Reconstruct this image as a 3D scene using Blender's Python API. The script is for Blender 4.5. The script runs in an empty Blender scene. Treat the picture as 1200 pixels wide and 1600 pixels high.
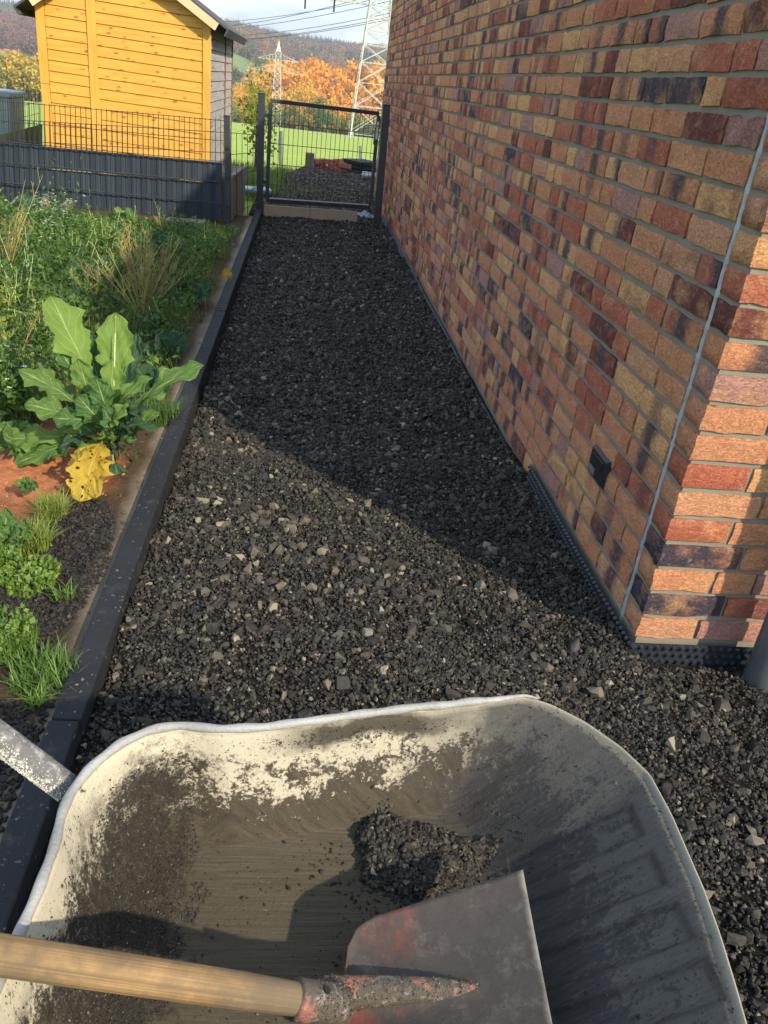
import bpy, bmesh, math, random
import numpy as np
from mathutils import Vector, Matrix
random.seed(7); rng = np.random.default_rng(7)
C = bpy.context.scene.collection
sc = bpy.context.scene

# ------------------------------------------------------------------ camera
F = 1270.0; HC = 1.38
def _basis():
    r = math.radians(7.0); n = np.array([-math.sin(r), math.cos(r)])
    V1 = np.array([482., 118.]); c = np.array([600., 800.])
    d = (c - V1).dot(n); Vz = c + n*F*F/d
    ray = lambda p: np.array([(p[0]-600)/F, -(p[1]-800)/F, -1.0])
    Y = ray(V1); Y /= np.linalg.norm(Y)
    Z = -ray(Vz); Z -= Z.dot(Y)*Y; Z /= np.linalg.norm(Z)
    return np.array([np.cross(Y, Z), Y, Z])
RM = _basis(); EYE = np.array([0, 0, HC])
def ray(px, py): return RM @ np.array([(px-600)/F, -(py-800)/F, -1.0])
def atz(px, py, z): k = ray(px, py); return EYE + k*((z-HC)/k[2])
def aty(px, py, y): k = ray(px, py); return EYE + k*(y/k[1])
def atd(px, py, d): k = ray(px, py); return EYE + k*(d/np.linalg.norm(k))
def proj(P):
    c = (np.asarray(P, float)-EYE) @ RM
    return 600+F*c[..., 0]/-c[..., 2], 800-F*c[..., 1]/-c[..., 2], -c[..., 2]
cam = bpy.data.cameras.new('camera'); co = bpy.data.objects.new('camera', cam); C.objects.link(co)
cam.sensor_fit = 'VERTICAL'; cam.sensor_height = 36; cam.lens = F/1600*36
cam.clip_start = .02; cam.clip_end = 9000
M4 = Matrix([list(RM[0])+[0], list(RM[1])+[0], list(RM[2])+[HC], [0, 0, 0, 1]]); co.matrix_world = M4
sc.camera = co

# ------------------------------------------------------------------ sun, sky, exposure
SUN_AZ = math.atan2(.62, -.785); SUN_EL = math.radians(34)   # azimuth from +Y towards +X
sun = bpy.data.lights.new('sun', 'SUN'); sun.energy = 4.5; sun.angle = math.radians(1.2); sun.color = (1, .83, .60)
so = bpy.data.objects.new('sun', sun); C.objects.link(so)
sd = Vector((math.sin(SUN_AZ)*math.cos(SUN_EL), math.cos(SUN_AZ)*math.cos(SUN_EL), math.sin(SUN_EL)))
so.rotation_euler = sd.to_track_quat('Z', 'Y').to_euler()
W = bpy.data.worlds.new('World'); sc.world = W; W.use_nodes = True
nt = W.node_tree; N = nt.nodes; L = nt.links; N.clear()
def nd(t, **kw):
    n = N.new(t)
    for k, v in kw.items(): setattr(n, k, v)
    return n
sky = nd('ShaderNodeTexSky', sky_type='NISHITA'); sky.sun_disc = False
sky.sun_elevation = SUN_EL; sky.sun_rotation = SUN_AZ; sky.altitude = 300; sky.air_density = 1.1; sky.dust_density = 1.2
bg = nd('ShaderNodeBackground'); bg.inputs[1].default_value = .15
out = nd('ShaderNodeOutputWorld')
tc = nd('ShaderNodeTexCoord'); mp = nd('ShaderNodeMapping'); mp.inputs['Scale'].default_value = (1.2, 1.2, 5.2); mp.inputs['Location'].default_value = (.35, .1, .22)
no = nd('ShaderNodeTexNoise'); no.inputs['Scale'].default_value = 3.0; no.inputs['Detail'].default_value = 9; no.inputs['Roughness'].default_value = .52
cr = nd('ShaderNodeValToRGB'); cr.color_ramp.elements[0].position = .40; cr.color_ramp.elements[1].position = .58
no2 = nd('ShaderNodeTexNoise'); no2.inputs['Scale'].default_value = 4.6; no2.inputs['Detail'].default_value = 6
cr2 = nd('ShaderNodeValToRGB')
cr2.color_ramp.elements[0].position = .36; cr2.color_ramp.elements[0].color = (2.9, 3.6, 4.8, 1)
cr2.color_ramp.elements[1].position = .62; cr2.color_ramp.elements[1].color = (7.2, 7.8, 8.4, 1)
mx = nd('ShaderNodeMixRGB')
L.new(tc.outputs['Generated'], mp.inputs[0]); L.new(mp.outputs[0], no.inputs[0]); L.new(mp.outputs[0], no2.inputs[0])
L.new(no.outputs[0], cr.inputs[0]); L.new(no2.outputs[0], cr2.inputs[0]); L.new(cr.outputs[0], mx.inputs[0])
L.new(sky.outputs[0], mx.inputs[1]); L.new(cr2.outputs[0], mx.inputs[2]); L.new(mx.outputs[0], bg.inputs[0]); L.new(bg.outputs[0], out.inputs[0])
sc.view_settings.view_transform = 'Standard'; sc.view_settings.look = 'None'; sc.view_settings.gamma = 1
sc.view_settings.exposure = 0.66
sc.cycles.max_bounces = 6; sc.cycles.use_denoising = True

# ------------------------------------------------------------------ helpers
def tag(o, label=None, cat=None, group=None, kind=None):
    if label: o['label'] = label
    if cat: o['category'] = cat
    if group: o['group'] = group
    if kind: o['kind'] = kind
    return o
def empty(name, loc=(0, 0, 0), label=None, cat=None, group=None):
    o = bpy.data.objects.new(name, None); C.objects.link(o); o.location = loc; o.empty_display_size = .1
    return tag(o, label, cat, group)
def link(name, me, parent=None, mat=None, loc=None, rot=None):
    o = bpy.data.objects.new(name, me); C.objects.link(o)
    if mat is not None:
        me.materials.clear()
        for m in (mat if isinstance(mat, (list, tuple)) else [mat]): me.materials.append(m)
    if loc is not None: o.location = loc
    if rot is not None: o.rotation_euler = rot
    if parent is not None:
        o.parent = parent
        if loc is None: o.matrix_parent_inverse = Matrix.Translation(parent.location).inverted() if parent.type == 'EMPTY' else Matrix()
    return o
class MB:
    def __init__(s): s.v = []; s.f = []; s.smooth = False
    def add(s, vs, fs):
        n = len(s.v); s.v += [tuple(map(float, v)) for v in vs]; s.f += [tuple(i+n for i in f) for f in fs]; return s
    def box(s, a, b):
        x0, y0, z0 = a; x1, y1, z1 = b
        return s.add([(x0,y0,z0),(x1,y0,z0),(x1,y1,z0),(x0,y1,z0),(x0,y0,z1),(x1,y0,z1),(x1,y1,z1),(x0,y1,z1)],
              [(3,2,1,0),(4,5,6,7),(0,1,5,4),(1,2,6,5),(2,3,7,6),(3,0,4,7)])
    def hexa(s, p8):   # bottom 4, top 4
        return s.add(p8, [(3,2,1,0),(4,5,6,7),(0,1,5,4),(1,2,6,5),(2,3,7,6),(3,0,4,7)])
    def beam(s, a, b, w, h=None, up=(0, 0, 1)):
        h = h or w; a = Vector(a); b = Vector(b); d = (b-a).normalized(); u = Vector(up)
        if abs(d.dot(u)) > .98: u = Vector((0, 1, 0))
        x = d.cross(u).normalized()*w/2; y = x.cross(d).normalized()*h/2
        return s.add([a-x-y, a+x-y, a+x+y, a-x+y, b-x-y, b+x-y, b+x+y, b-x+y], [(0,1,2,3),(7,6,5,4),(0,4,5,1),(1,5,6,2),(2,6,7,3),(3,7,4,0)])
    def tube(s, pts, rad, n=10, cap=True):
        pts = [Vector(p) for p in pts]; m = len(pts)
        rads = rad if isinstance(rad, (list, tuple, np.ndarray)) else [rad]*m
        d0 = (pts[1]-pts[0]).normalized(); u = Vector((0, 0, 1)) if abs(d0.z) < .9 else Vector((0, 1, 0)); vs = []; fs = []
        for i, p in enumerate(pts):
            d = (pts[min(i+1, m-1)]-pts[max(i-1, 0)]).normalized()
            x = d.cross(u).normalized(); y = x.cross(d).normalized(); u = y
            for k in range(n):
                t = 2*math.pi*k/n; vs.append(p + (x*math.cos(t)+y*math.sin(t))*rads[i])
        for i in range(m-1):
            for k in range(n):
                a = i*n+k; b = i*n+(k+1) % n; fs.append((a, b, b+n, a+n))
        if cap: fs.append(tuple(range(n-1, -1, -1))); fs.append(tuple((m-1)*n+k for k in range(n)))
        return s.add(vs, fs)
    def mesh(s, name):
        me = bpy.data.meshes.new(name); me.from_pydata(s.v, [], s.f); me.update()
        bm = bmesh.new(); bm.from_mesh(me); bmesh.ops.recalc_face_normals(bm, faces=bm.faces); bm.to_mesh(me); bm.free()
        if s.smooth: me.shade_smooth()
        return me
    def obj(s, name, mat, parent=None, bevel=0, smooth=False, loc=None):
        s.smooth = smooth; o = link(name, s.mesh(name), parent, mat, loc)
        if bevel:
            m = o.modifiers.new('bevel', 'BEVEL'); m.width = bevel; m.segments = 2; m.limit_method = 'ANGLE'; m.angle_limit = math.radians(40)
        return o
def np_mesh(name, V, Fq, smooth=False, attrs=None, uv=None):
    V = np.asarray(V, np.float32); Fq = np.asarray(Fq, np.int32); k = Fq.shape[1]
    me = bpy.data.meshes.new(name); me.vertices.add(len(V)); me.vertices.foreach_set('co', V.ravel())
    me.loops.add(Fq.size); me.loops.foreach_set('vertex_index', Fq.ravel())
    me.polygons.add(len(Fq)); me.polygons.foreach_set('loop_start', np.arange(0, Fq.size, k, dtype=np.int32))
    me.update(calc_edges=True)
    me.polygons.foreach_set('use_smooth', np.full(len(Fq), smooth))
    for an, arr in (attrs or {}).items():
        a = me.attributes.new(an, 'FLOAT', 'POINT'); a.data.foreach_set('value', np.asarray(arr, np.float32))
    if uv is not None:
        u = me.uv_layers.new(name='UVMap'); u.data.foreach_set('uv', np.asarray(uv, np.float32)[Fq.ravel()].ravel())
    me.validate(); return me
def hsh(i, j, s=0):
    n = np.sin(i*127.1+j*311.7+s*74.7)*43758.5453; return n-np.floor(n)
def vn(x, y, s=0):
    xi = np.floor(x); yi = np.floor(y); fx = x-xi; fy = y-yi; fx = fx*fx*(3-2*fx); fy = fy*fy*(3-2*fy)
    return (hsh(xi, yi, s)*(1-fx)+hsh(xi+1, yi, s)*fx)*(1-fy)+(hsh(xi, yi+1, s)*(1-fx)+hsh(xi+1, yi+1, s)*fx)*fy
def fbm(x, y, o=4, s=0):
    t = 0; a = .5
    for k in range(o): t = t+a*vn(x*2**k, y*2**k, s+k); a *= .5
    return t
def grid_faces(nu, nv):
    i, j = np.meshgrid(np.arange(nu-1), np.arange(nv-1), indexing='ij'); a = (i*nv+j).ravel()
    return np.stack([a, a+nv, a+nv+1, a+1], 1)

# ------------------------------------------------------------------ materials
class G:
    def __init__(s, name, rough=.8, metal=0):
        s.m = bpy.data.materials.new(name); s.m.use_nodes = True; s.t = s.m.node_tree; s.b = s.t.nodes['Principled BSDF']
        s.b.inputs['Roughness'].default_value = rough; s.b.inputs['Metallic'].default_value = metal; s._c = None
    def n(s, t, **kw):
        n = s.t.nodes.new(t)
        for k, v in kw.items(): setattr(n, k, v)
        return n
    def l(s, a, b): s.t.links.new(a, b)
    def coord(s, kind='Object', scale=(1, 1, 1)):
        if s._c is None: s._c = s.n('ShaderNodeTexCoord')
        m = s.n('ShaderNodeMapping'); m.inputs['Scale'].default_value = scale; s.l(s._c.outputs[kind], m.inputs[0]); return m.outputs[0]
    def pos(s, scale=(1, 1, 1), rot=(0, 0, 0)):
        g = s.n('ShaderNodeNewGeometry'); m = s.n('ShaderNodeMapping'); m.inputs['Scale'].default_value = scale; m.inputs['Rotation'].default_value = rot
        s.l(g.outputs['Position'], m.inputs[0]); return m.outputs[0]
    def noise(s, c, scale, detail=4, rough=.55, dist=0):
        n = s.n('ShaderNodeTexNoise'); n.inputs['Scale'].default_value = scale; n.inputs['Detail'].default_value = detail
        n.inputs['Roughness'].default_value = rough; n.inputs['Distortion'].default_value = dist; s.l(c, n.inputs['Vector']); return n.outputs[0]
    def voro(s, c, scale, feature='F1', out=0):
        n = s.n('ShaderNodeTexVoronoi'); n.feature = feature; n.inputs['Scale'].default_value = scale; s.l(c, n.inputs['Vector']); return n.outputs[out]
    def ramp(s, f, stops, interp='LINEAR'):
        r = s.n('ShaderNodeValToRGB'); r.color_ramp.interpolation = interp; e = r.color_ramp.elements
        while len(e) < len(stops): e.new(.5)
        for k, (p, c) in enumerate(stops):
            e[k].position = p; e[k].color = (c, c, c, 1) if isinstance(c, (int, float)) else (*c, 1)
        s.l(f, r.inputs[0]); return r.outputs[0]
    def mix(s, f, a, b, mode='MIX'):
        m = s.n('ShaderNodeMixRGB'); m.blend_type = mode
        for i, x in enumerate((f, a, b)):
            if hasattr(x, 'links'): s.l(x, m.inputs[i])
            elif i == 0: m.inputs[0].default_value = x
            else: m.inputs[i].default_value = (*x, 1) if not isinstance(x, (int, float)) else (x, x, x, 1)
        return m.outputs[0]
    def math(s, op, a, b=0.0):
        m = s.n('ShaderNodeMath'); m.operation = op
        for i, x in enumerate((a, b)):
            if hasattr(x, 'links'): s.l(x, m.inputs[i])
            else: m.inputs[i].default_value = x
        return m.outputs[0]
    def attr(s, name, kind='GEOMETRY'):
        a = s.n('ShaderNodeAttribute'); a.attribute_type = kind; a.attribute_name = name; return a.outputs['Fac']
    def bump(s, h, strength=.5, dist=.01, prev=None):
        b = s.n('ShaderNodeBump'); b.inputs['Strength'].default_value = strength; b.inputs['Distance'].default_value = dist
        s.l(h, b.inputs['Height'])
        if prev: s.l(prev, b.inputs['Normal'])
        s.l(b.outputs[0], s.b.inputs['Normal']); return b.outputs[0]
    def col(s, x):
        if hasattr(x, 'links'): s.l(x, s.b.inputs['Base Color'])
        else: s.b.inputs['Base Color'].default_value = (*x, 1)
        return s
    def rough(s, x): s.l(x, s.b.inputs['Roughness']); return s
    def translucent(s, color, f=.35):
        t = s.n('ShaderNodeBsdfTranslucent'); mx = s.n('ShaderNodeMixShader'); mx.inputs[0].default_value = f
        if hasattr(color, 'links'): s.l(color, t.inputs[0])
        else: t.inputs[0].default_value = (*color, 1)
        o = s.t.nodes['Material Output']; s.l(s.b.outputs[0], mx.inputs[1]); s.l(t.outputs[0], mx.inputs[2]); s.l(mx.outputs[0], o.inputs[0])

def m_plain(name, c, rough=.6, metal=0, var=.25, scale=8, bump=.15, bd=.002, dust=None):
    g = G(name, rough, metal); p = g.pos(); n = g.noise(p, scale, 6)
    cc = g.mix(g.ramp(n, [(.3, 0.), (.7, 1.)]), tuple(x*(1-var) for x in c), tuple(min(1, x*(1+var)) for x in c))
    if dust: cc = g.mix(g.ramp(g.noise(p, scale*2.3, 8, .7), [(.55, 0.), (.72, .7)]), cc, dust)
    g.col(cc); g.bump(g.noise(p, scale*12, 4), bump, bd); return g.m

def m_brick():
    g = G('clinker_brick', .85); g.b.inputs['Specular IOR Level'].default_value = .15
    oi = g.n('ShaderNodeObjectInfo').outputs['Random']; r = g.math('FRACT', g.math('ADD', g.math('MULTIPLY', oi, 9.0), g.attr('rnd')))
    uvn = g.n('ShaderNodeUVMap').outputs[0]
    ad = g.n('ShaderNodeVectorMath'); ad.operation = 'ADD'; cv = g.n('ShaderNodeCombineXYZ')
    g.l(g.math('MULTIPLY', r, 37.), cv.inputs[0]); g.l(g.math('MULTIPLY', r, 91.), cv.inputs[1]); g.l(uvn, ad.inputs[0]); g.l(cv.outputs[0], ad.inputs[1]); uv = ad.outputs[0]
    pink = (.58, .25, .125); red = (.44, .125, .070); ochre = (.70, .385, .165); dk = (.15, .045, .040); blue = (.035, .042, .070); tan = (.60, .30, .165)
    base = g.ramp(r, [(0, pink), (.17, red), (.30, tan), (.40, ochre), (.52, pink), (.67, dk), (.75, red), (.87, blue), (.93, (.42, .22, .20))], 'CONSTANT')
    r2 = g.math('FRACT', g.math('MULTIPLY', r, 13.7)); alt = g.ramp(r2, [(0, ochre), (.3, pink), (.5, tan), (.7, red), (.85, dk)], 'CONSTANT')
    n = g.noise(uv, 2.3, 6, .6); c = g.mix(g.ramp(n, [(.46, 0.), (.66, .6)]), base, alt)
    # burnt stripe across some bricks
    sx = g.n('ShaderNodeSeparateXYZ'); g.l(uvn, sx.inputs[0])
    u = g.math('ADD', sx.outputs[0], g.math('MULTIPLY', g.math('SUBTRACT', g.noise(uv, 5, 5), .5), .35))
    band = g.math('ABSOLUTE', g.math('SUBTRACT', u, .48)); bm_ = g.ramp(band, [(.08, 1.), (.24, 0.)])
    r3 = g.math('FRACT', g.math('MULTIPLY', r, 29.3)); on = g.ramp(r3, [(0, .95), (.16, .6), (.28, 0.)], 'CONSTANT')
    c = g.mix(g.math('MULTIPLY', bm_, on), c, (.075, .06, .075))
    fine = g.noise(uv, 22, 6, .65); c = g.mix(g.ramp(fine, [(.3, .55), (.7, 0.)]), c, g.mix(.5, c, (.13, .05, .04)))
    pale = g.noise(uv, 9, 8, .7, .6); c = g.mix(g.ramp(pale, [(.54, 0.), (.78, .55)]), c, (.64, .44, .29))
    gr_ = g.noise(uv, 34, 8, .8); c = g.mix(g.ramp(gr_, [(.36, .55), (.5, 0.)]), c, g.mix(.72, c, (.06, .03, .03))); c = g.mix(g.ramp(gr_, [(.56, 0.), (.7, .5)]), c, (.74, .55, .38))
    mpv = g.n('ShaderNodeMapping'); mpv.inputs['Rotation'].default_value = (0, 0, .6); mpv.inputs['Scale'].default_value = (4, 11, 1); g.l(uv, mpv.inputs[0])
    cre = g.noise(mpv.outputs[0], 1.6, 5, .6, 1.6); cr1 = g.ramp(g.math('ABSOLUTE', g.math('SUBTRACT', cre, .5)), [(0, 0.), (.05, 1.)]); c = g.mix(g.math('MULTIPLY', g.math('SUBTRACT', 1.0, cr1), .45), c, g.mix(.7, c, (.05, .03, .025))); hs = g.n('ShaderNodeHueSaturation'); hs.inputs['Value'].default_value = 1.28; hs.inputs['Saturation'].default_value = .97; g.l(c, hs.inputs['Color']); c = hs.outputs[0]; g.col(c)
    b1 = g.bump(cr1, .6, .005); b2 = g.bump(g.noise(uv, 10, 8, .78), 1., .012, b1); g.bump(g.noise(uv, 60, 4, .7), .8, .003, b2)
    return g.m
M = {}
M['brick'] = m_brick()
g = G('mortar', .95); g.b.inputs['Specular IOR Level'].default_value = .1; p = g.pos(); g.col(g.mix(g.noise(p, 6, 4), (.155, .150, .125), (.255, .245, .205))); g.bump(g.noise(p, 160, 5), .6, .003); M['mortar'] = g.m
M['sealant'] = m_plain('sealant', (.36, .40, .43), .35, var=.2, scale=25, bump=.5, bd=.004)
M['anthracite'] = m_plain('anthracite_coat', (.028, .036, .045), .42, .0, scale=5, bump=.08)
M['sheet'] = m_plain('blue_grey_plastic', (.020, .036, .056), .55, scale=3, var=.2, bump=.08, dust=(.035, .048, .06))
M['membrane'] = m_plain('black_plastic', (.022, .027, .036), .22, scale=30, bump=.2, dust=(.07, .065, .055))
M['zinc'] = m_plain('grey_zinc', (.17, .20, .235), .42, .6, scale=9, var=.25, bump=.15, dust=(.26, .26, .25))
M['galv'] = m_plain('galvanised_steel', (.5, .52, .52), .4, .5, scale=2)
M['pylon'] = m_plain('pylon_steel', (.42, .45, .43), .6, .1, scale=.3)
M['white'] = m_plain('white_plastic', (.7, .72, .75), .4, scale=10)
M['lens'] = m_plain('grey_lens', (.16, .17, .18), .25, scale=30)
M['black'] = m_plain('matt_black_plastic', (.014, .015, .017), .45, scale=30, bump=.1)
M['kerb'] = None
g = G('kerb_concrete', .7); g.b.inputs['Specular IOR Level'].default_value = .22; p = g.pos(); c = g.mix(g.noise(p, 5, 6, .65), (.010, .0125, .0165), (.024, .028, .034))
c = g.mix(g.ramp(g.noise(p, 60, 2), [(.66, 0.), (.72, .8)]), c, (.16, .155, .14)); c = g.mix(g.ramp(g.noise(p, 11, 7, .7), [(.58, 0.), (.75, .5)]), c, (.11, .10, .085))
g.col(c); g.bump(g.noise(p, 220, 4), .35, .0015); M['kerb'] = g.m
g = G('palisade_concrete', .9); p = g.pos(); g.col(g.mix(g.noise(p, 9, 6, .7), (.15, .125, .10), (.27, .235, .19))); g.bump(g.noise(p, 90, 5), .4, .003); M['palisade'] = g.m
g = G('sandstone_kerb', .9); p = g.pos(); g.col(g.mix(g.noise(p, 7, 6, .7), (.30, .235, .15), (.44, .36, .25))); g.bump(g.noise(p, 120, 5), .4, .002); M['sandkerb'] = g.m
g = G('terracotta', .85); p = g.pos(); g.col(g.mix(g.noise(p, 14, 6, .7), (.30, .085, .05), (.50, .20, .12))); g.bump(g.noise(p, 90, 5), .4, .003); M['terracotta'] = g.m
def m_pine(name, a, b, knot, grain=(2.5, 2.5, 40), knots=True, rough=.6):
    g = G(name, rough); oi = g.n('ShaderNodeObjectInfo').outputs['Random']
    tcx = g.n('ShaderNodeTexCoord').outputs['Object']; cv = g.n('ShaderNodeCombineXYZ'); g.l(g.math('MULTIPLY', oi, 40.), cv.inputs[0]); g.l(g.math('MULTIPLY', oi, 17.), cv.inputs[2])
    ad = g.n('ShaderNodeVectorMath'); ad.operation = 'ADD'; g.l(tcx, ad.inputs[0]); g.l(cv.outputs[0], ad.inputs[1])
    m = g.n('ShaderNodeMapping'); m.inputs['Scale'].default_value = grain; g.l(ad.outputs[0], m.inputs[0])
    n = g.noise(m.outputs[0], 1.0, 6, .6, .7); c = g.mix(g.ramp(n, [(.35, 0.), (.68, 1.)]), a, b)
    c = g.mix(g.math('MULTIPLY', oi, .35), c, a)
    if knots:
        k = g.n('ShaderNodeMapping'); k.inputs['Scale'].default_value = (6.5, 1, 14.0); g.l(ad.outputs[0], k.inputs[0])
        v = g.voro(k.outputs[0], 1.0); c = g.mix(g.ramp(v, [(.08, 1.), (.14, .6), (.25, 0.)]), c, knot)
    g.col(c); g.bump(n, .25, .002); return g.m
M['pine'] = m_pine('honey_stained_pine', (.52, .255, .030), (.68, .37, .060), (.24, .09, .015))
M['pine_trim'] = m_pine('honey_stained_trim', (.54, .27, .035), (.68, .38, .065), (.3, .12, .03), grain=(30, 30, 2.5), knots=False)
M['bare_pine'] = m_pine('bare_pine', (.60, .42, .24), (.72, .53, .33), (.25, .13, .06), knots=False)
M['grey_wood'] = m_pine('weathered_grey_wood', (.25, .245, .25), (.40, .39, .39), (.12, .10, .09), grain=(3, 3, 30), knots=True, rough=.85)
M['brown_trim'] = m_plain('brown_trim', (.17, .095, .06), .7, scale=12)
M['felt'] = m_plain('roof_felt', (.055, .062, .075), .85, scale=20, bump=.5, bd=.004)

# gravel
g = G('basalt_chippings', .65); g.b.inputs['Specular IOR Level'].default_value = .28; t = g.attr('tint', 'INSTANCER'); p = g.pos()
c = g.ramp(t, [(0, (.007, .0075, .009)), (.42, (.017, .0175, .019)), (.7, (.040, .039, .036)), (.9, (.115, .104, .080)), (1, (.22, .20, .15))])
c = g.mix(g.ramp(g.noise(p, 140, 5, .7), [(.4, 0.), (.7, .55)]), c, g.mix(.45, c, (.13, .12, .08))); g.col(c)
g.rough(g.ramp(g.noise(p, 60, 3), [(.3, .42), (.7, .85)])); g.bump(g.noise(p, 240, 4), .6, .003); M['stone'] = g.m
g = G('gravel_bed_fines', .9); g.b.inputs['Specular IOR Level'].default_value = .08; p = g.pos(); c = g.mix(g.noise(p, 55, 8, .75), (.005, .005, .006), (.036, .035, .032))
c = g.mix(g.ramp(g.voro(p, 210), [(.1, .6), (.3, 0.)]), c, (.055, .052, .045)); g.col(c); g.bump(g.noise(p, 130, 8, .75), 1., .012); M['gravelbed'] = g.m
g = G('garden_soil', .92); g.b.inputs['Specular IOR Level'].default_value = .1; p = g.pos(); n = g.noise(p, 2.2, 6, .6); c = g.mix(g.noise(p, 30, 8, .7), (.045, .032, .022), (.12, .085, .055))
rm = g.attr('clay'); c = g.mix(rm, c, g.mix(g.noise(p, 18, 8, .7), (.30, .10, .045), (.52, .22, .11)))
c = g.mix(g.attr('shingle'), c, g.mix(g.noise(p, 70, 8, .7), (.008, .009, .011), (.035, .037, .041)))
c = g.mix(g.attr('haunch'), c, g.mix(g.noise(p, 40, 8, .7), (.24, .205, .155), (.44, .39, .31))); g.col(c)
g.bump(g.noise(p, 60, 8, .75), .9, .015); M['soil'] = g.m
g = G('soil_clod', .95); t_ = g.attr('tint', 'INSTANCER'); g.col(g.ramp(t_, [(0, (.05, .036, .025)), (.4, (.12, .085, .055)), (.7, (.24, .10, .05)), (1, (.40, .18, .10))])); g.bump(g.noise(g.pos(), 120, 6, .7), .6, .004); M['clod'] = g.m
# foliage (tint attribute on vertices)
def m_leaf(name, stops, rough=.5, tr=.35, trc=None, inst=False):
    g = G(name, rough); t = g.attr('tint', 'INSTANCER' if inst else 'GEOMETRY'); c = g.ramp(t, stops); g.col(c); g.translucent(trc or c, tr); return g.m
M['weed'] = m_leaf('weed_leaf', [(0, (.035, .085, .018)), (.35, (.07, .155, .03)), (.7, (.13, .24, .045)), (.9, (.22, .30, .05)), (1, (.38, .34, .07))])
M['dry'] = m_leaf('dry_stalk', [(0, (.16, .12, .05)), (.5, (.30, .26, .09)), (1, (.42, .40, .13))], .7, .15)
M['petal'] = m_plain('white_petal', (.75, .76, .74), .5, scale=40)
def m_bigleaf(name, lo, hi, vein):
    g = G(name, .58); uv = g.n('ShaderNodeUVMap').outputs[0]; sx = g.n('ShaderNodeSeparateXYZ'); g.l(uv, sx.inputs[0])
    v = g.math('ABSOLUTE', sx.outputs[1]); mid = g.ramp(v, [(.02, 1.), (.055, 0.)])
    side = g.math('FRACT', g.math('MULTIPLY', g.math('SUBTRACT', sx.outputs[0], g.math('MULTIPLY', v, .28)), 8.0))
    sv = g.ramp(g.math('ABSOLUTE', g.math('SUBTRACT', side, .5)), [(.02, .7), (.07, 0.)])
    ve = g.voro(uv, 26, 'DISTANCE_TO_EDGE'); fv = g.ramp(ve, [(.0, .35), (.08, 0.)])
    p = g.pos(); oi = g.n('ShaderNodeObjectInfo').outputs['Random']; n = g.noise(p, 18, 5)
    c = g.mix(g.math('ADD', g.math('MULTIPLY', n, .6), g.math('MULTIPLY', g.math('SUBTRACT', oi, .5), .9)), lo, hi)
    f = g.math('MAXIMUM', g.math('MAXIMUM', mid, sv), fv); c = g.mix(f, c, vein); g.col(c)
    g.bump(g.math('SUBTRACT', g.noise(uv, 14, 4), g.math('MULTIPLY', f, .5)), .6, .006); g.translucent(c, .45); return g.m
M['kale'] = m_bigleaf('kale_leaf', (.045, .15, .035), (.23, .38, .055), (.36, .47, .17))
M['kale_dark'] = m_bigleaf('dark_leaf', (.030, .095, .045), (.055, .15, .065), (.16, .27, .13))
M['yellow'] = m_bigleaf('yellow_leaf', (.50, .36, .03), (.68, .50, .06), (.70, .58, .18))
M['petiole'] = m_plain('pale_stem', (.36, .46, .22), .45, scale=20)
# landscape
g = G('meadow', .95); p = g.pos(); sx = g.n('ShaderNodeSeparateXYZ'); g.l(p, sx.inputs[0])
c = g.mix(g.noise(p, .05, 5), (.26, .38, .055), (.38, .50, .08)); c = g.mix(g.ramp(g.noise(p, 1.5, 8, .7), [(.4, .5), (.65, 0.)]), c, (.14, .23, .04))
st = g.noise(g.pos((.02, .5, 1)), 1.0, 3); c = g.mix(g.ramp(st, [(.5, 0.), (.62, .35)]), c, (.24, .30, .08))
far = g.mix(g.noise(p, .006, 5), (.10, .17, .035), (.20, .27, .07)); c = g.mix(g.attr('far'), c, far); c = g.mix(g.attr('brown'), c, (.16, .115, .07)); g.col(c)
g.bump(g.noise(p, 9, 8, .7), .5, .08); M['meadow'] = g.m
AUT = [(0, (.07, .11, .035)), (.18, (.20, .24, .045)), (.34, (.50, .38, .05)), (.5, (.72, .38, .05)), (.68, (.66, .31, .05)), (.85, (.46, .18, .05)), (1, (.24, .13, .08))]
M['aut'] = m_leaf('autumn_leaves', AUT, .8, .3, inst=True)
M['rust'] = m_leaf('muted_autumn_leaves', [(0, (.09, .13, .05)), (.38, (.17, .18, .06)), (.6, (.34, .22, .08)), (.75, (.27, .125, .065)), (1, (.19, .11, .08))], .8, .3, inst=True)
M['ever'] = m_leaf('conifer_needles', [(0, (.018, .040, .022)), (1, (.045, .08, .035))], .8, .1, inst=True)
M['hedge'] = m_leaf('yellow_green_leaves', [(0, (.10, .15, .02)), (.5, (.24, .28, .035)), (1, (.40, .36, .05))], .7, .35)
M['bark'] = m_plain('bark', (.10, .08, .06), .9, scale=3)
M['wall_white'] = m_plain('white_render', (.7, .68, .64), .8, scale=.5)
M['tile'] = m_plain('red_roof_tile', (.36, .12, .07), .8, scale=.8)

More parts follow.
